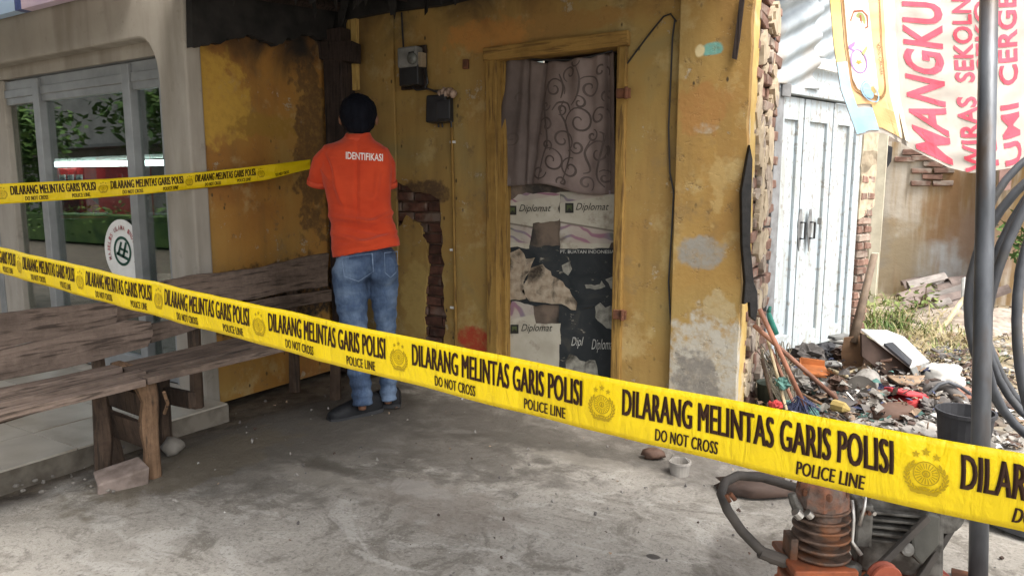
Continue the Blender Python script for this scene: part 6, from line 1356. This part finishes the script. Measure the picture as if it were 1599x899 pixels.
# spade
sp = thing('spade', 'old spade with a long grey handle standing in the junk, rusty blade down', 'spade', J(1330, 585, 4.3))
q = MB(); q.tube([J(1365, 398, 4.5), J(1350, 460, 4.45), J(1331, 536, 4.35)], [.021, .024, .030], 10); q.build('shaft', simple('grey_brown_shaft', (.25, .185, .13), (.15, .11, .08), 14), sp, smooth=True)
q = MB(); q.plate([[(1318, 526), (1346, 524), (1352, 548), (1344, 578), (1330, 588), (1316, 582), (1313, 552)]], .012, lambda u, v, w_: J(u, v, 4.33 + w_ + .0012 * (abs(u - 1331) ** 1.5) / 10)); q.build('blade', M['spade'], sp, bevel=.003)
# open carton with pale lid
cb2 = thing('open_carton', 'dark cardboard carton with a white lid and printed flap tipped on the junk heap', 'carton', J(1390, 600, 4.1))
q = MB(); q.prism([J(x, y, 4.12) for x, y in ((1345, 520), (1405, 556), (1438, 584), (1428, 598), (1388, 590), (1346, 556))], FH * .02); q.build('dark_side', M['carddark'], cb2, bevel=.003)
q = MB(); q.prism([J(1344, 516, 4.12), J(1422, 576, 4.06), J(1450, 566, 4.45), J(1412, 528, 4.6), J(1385, 518, 4.6)], ZZ * .012); q.build('white_lid', M['whitepl'], cb2, bevel=.003)
q = MB(); q.prism([J(1380, 540, 4.09), J(1394, 538, 4.15), J(1424, 566, 4.08), J(1420, 574, 4.05)], ZZ * .016); q.build('printed_band', M['black_pl'], cb2)
q = MB(); q.prism([J(1422, 578, 4.05), J(1452, 566, 4.4), J(1440, 584, 4.4), J(1432, 596, 4.05)], ZZ * .01); q.build('lid_edge', M['grey_pl'], cb2)
q = MB(); q.prism([J(1384, 588, 4.08), J(1444, 588, 4.0), J(1436, 600, 3.92), J(1420, 604, 3.9), J(1402, 600, 3.95)], ZZ * .01); q.build('front_flap', M['card'], cb2, bevel=.002)
jpoly('rusty_sheet', [(1316, 545), (1348, 552), (1388, 590), (1384, 600), (1372, 604), (1340, 590), (1316, 586)], 4.28, .02, 'spade', 'bent rusty brown metal sheet between the spade and the carton', 'sheet', 1, .006, .6)
rbx = thing('red_box', 'bright red plastic box with a loose lid in the middle of the junk heap', 'box', J(1415, 645, 3.75))
q = MB(); q.box(J(1417, 632, 3.8), (.15, .13, .09), Matrix.Rotation(YAW + rad(22), 4, 'Z') @ Matrix.Rotation(rad(-10), 4, 'Y'), taper=1.08); q.build('body', M['redpl'], rbx, bevel=.008); q = MB(); q.box(J(1413, 612, 3.8), (.165, .14, .02), Matrix.Rotation(YAW + rad(26), 4, 'Z') @ Matrix.Rotation(rad(10), 4, 'Y')); q.build('lid', simple('faded_red_lid', (.62, .09, .10), (.52, .05, .06), 8, .4), rbx, bevel=.006)
q = MB(); q.ell(J(1394, 644, 3.62), (.115, .07, .05), Matrix.Rotation(YAW + .1, 3, 'Z') @ Matrix.Rotation(rad(-6), 3, 'Y'), 18, 12, .28, 2.2); solo(q, 'brown_sack', M['sack'], 'lumpy brown sack lying in front of the red box', 'sack', smooth=True)
q = MB(); q.ell(J(1470, 590, 4.15), (.115, .09, .085), Matrix.Rotation(YAW, 3, 'Z'), 20, 14, .35, 2.4); q.ell(J(1492, 600, 4.1), (.05, .05, .06), None, 12, 9, .5, 3); solo(q, 'white_bag', M['whitepl'], 'bulging white plastic bag on the right of the junk heap', 'bag', smooth=True)
q = MB(); c_ = J(1470, 648, 3.78); q.tube([J(*p) for p in ((1432, 612, 3.95), (1450, 600, 3.95), (1478, 604, 3.9), (1500, 624, 3.85), (1512, 650, 3.8), (1512, 668, 3.78))], [.03, .034, .036, .036, .036, .034], 12); solo(q, 'split_tyre', M['rubber'], 'dusty length of split tyre arching over the right of the junk heap', 'tyre', smooth=True)
jtube('rubber_tube', [(1440, 622, 3.85), (1456, 610, 3.85), (1466, 600, 3.85), (1480, 596, 3.85), (1500, 604, 3.85), (1514, 614, 3.9)], .010, 'hose', 'thin black rubber tube curling between the white bag and the tyre', 'tube')
q = MB(); q.box(J(1500, 612, 4.0), (.14, .08, .055), (rad(4), rad(5), YAW + .2), jit=.006); solo(q, 'pink_brick', M['pinkb'], 'pinkish orange brick on the junk heap beside the metal pole', 'brick', bevel=.004)
for k, (x, y) in enumerate(((1462, 652), (1478, 646), (1450, 656))):
    q = MB(); q.ell(J(x, y, 3.6 + .02 * k), (.04, .03, .022), (0, 0, U(0, 3)), 10, 7, .7, 2.5); solo(q, 'paper_wad', M['whitepl'], ('middle white paper wad below the split tyre', 'rightmost white paper wad below the split tyre', 'leftmost white paper wad below the split tyre')[k], 'paper', 'white paper wads below the tyre', smooth=False)
q = MB(); q.tube([J(1302, 632, 3.55), J(1318, 636, 3.5), J(1326, 640, 3.5)], [.03, .026, .01], 8); solo(q, 'yellow_scrap', M['yellowpl'], 'folded yellow plastic scrap at the lower end of the flat broom', 'scrap')
# grey sheet and bucket in front
q = MB(); L = [(1296, 672), (1340, 652), (1400, 652), (1440, 655), (1462, 668), (1470, 690), (1466, 720), (1300, 720)]
q.prism([J(1292, 668, 3.42), J(1345, 650, 3.62), J(1440, 652, 3.62), J(1470, 680, 3.42), J(1466, 716, 3.22), J(1296, 712, 3.22)], ZZ * -.03); solo(q, 'grey_sheet', M['tarp'], 'bowed grey plastic sheet covering the front of the junk heap', 'sheet', bevel=.012)
q = MB(); q.prism([J(1405, 672, 3.32), J(1442, 660, 3.45), J(1464, 668, 3.42), J(1462, 684, 3.32), J(1430, 690, 3.25)], ZZ * .02); solo(q, 'cement_sheet', M['cement'], 'smaller pale panel with a shiny edge lying on the grey sheet', 'panel', bevel=.008)
q = MB(); q.lathe([(.085, 0), (.11, .25), (.118, .255), (.118, .27), (.108, .27), (.08, .02)], GR(1500, 732) , n=24); solo(q, 'black_bucket', M['bucket'], 'black rubber bucket standing left of the metal pole behind the tape', 'bucket', smooth=False)
# things on the ground half hidden by the tape
pt_ = thing('paint_tub', 'small pale paint tub with a wire handle on the ground near the pilaster foot', 'tub', GR(1061, 740))
q = MB(); q.lathe([(.040, 0), (.046, .05), (.049, .052), (.049, .062), (.043, .062), (.038, .02)], GR(1061, 740), n=20); q.build('shell', M['cement'], pt_, smooth=False)
q = MB(); a = GR(1061, 740); q.tube([a + Vector((-.047, 0, .058)), a + Vector((-.025, -.02, .09)), a + Vector((.025, -.02, .09)), a + Vector((.047, 0, .058))], .003, 5); q.build('handle', M['steel'], pt_)
q = MB(); q.ell(GR(1020, 708, .02), (.055, .035, .025), (0, 0, .3), 12, 8, .4, 2.5); solo(q, 'dark_rag', M['sack'], 'dark brown rag lying left of the pale paint tub', 'rag', smooth=True)
q = MB(); q.ell(GR(1180, 758, .02), (.16, .09, .04), (0, 0, .5), 14, 8, .4, 2.0); solo(q, 'black_sack', M['carddark'], 'flattened dark sack on the ground behind the compressor hose', 'sack', smooth=True)
q = MB(); q.lathe([(.15, -.03), (.19, -.05), (.23, -.045), (.24, 0), (.23, .045), (.19, .05), (.15, .03), (.15, -.03)], GR(1612, 812) + ZZ * .06, (0, rad(4), 0), 28); solo(q, 'old_tyre', M['hose'], 'black tyre lying on the ground right of the metal pole below the tape', 'tyre', smooth=False)

# ================================================================== ADDED CANOPY (unseen roof put in overhead to shade yard and shop)
cn = thing('added_shade_canopy', 'unseen zinc canopy added to shade the yard and the shop front', 'canopy', (-1.6, .6, 0))
q = MB(); q.grid(lambda u, v: Vector((-9.5 + 11.6 * u, .35 + 1.85 * v, 2.72 - .06 * (1 - v) + .012 * math.sin((u * 11.6) * 2 * math.pi / .09)))  , 560, 4); q.build('roof_sheet', M['grey_pl'], cn, smooth=True, solid=.003)
for xx in (-9, -7, -5, -3.3, -1.7, -.05, 1.0): q = MB(); q.box((xx, 1.28, 2.65), (.05, 1.8, .07)); q.build('purlin', M['legdark'], cn)
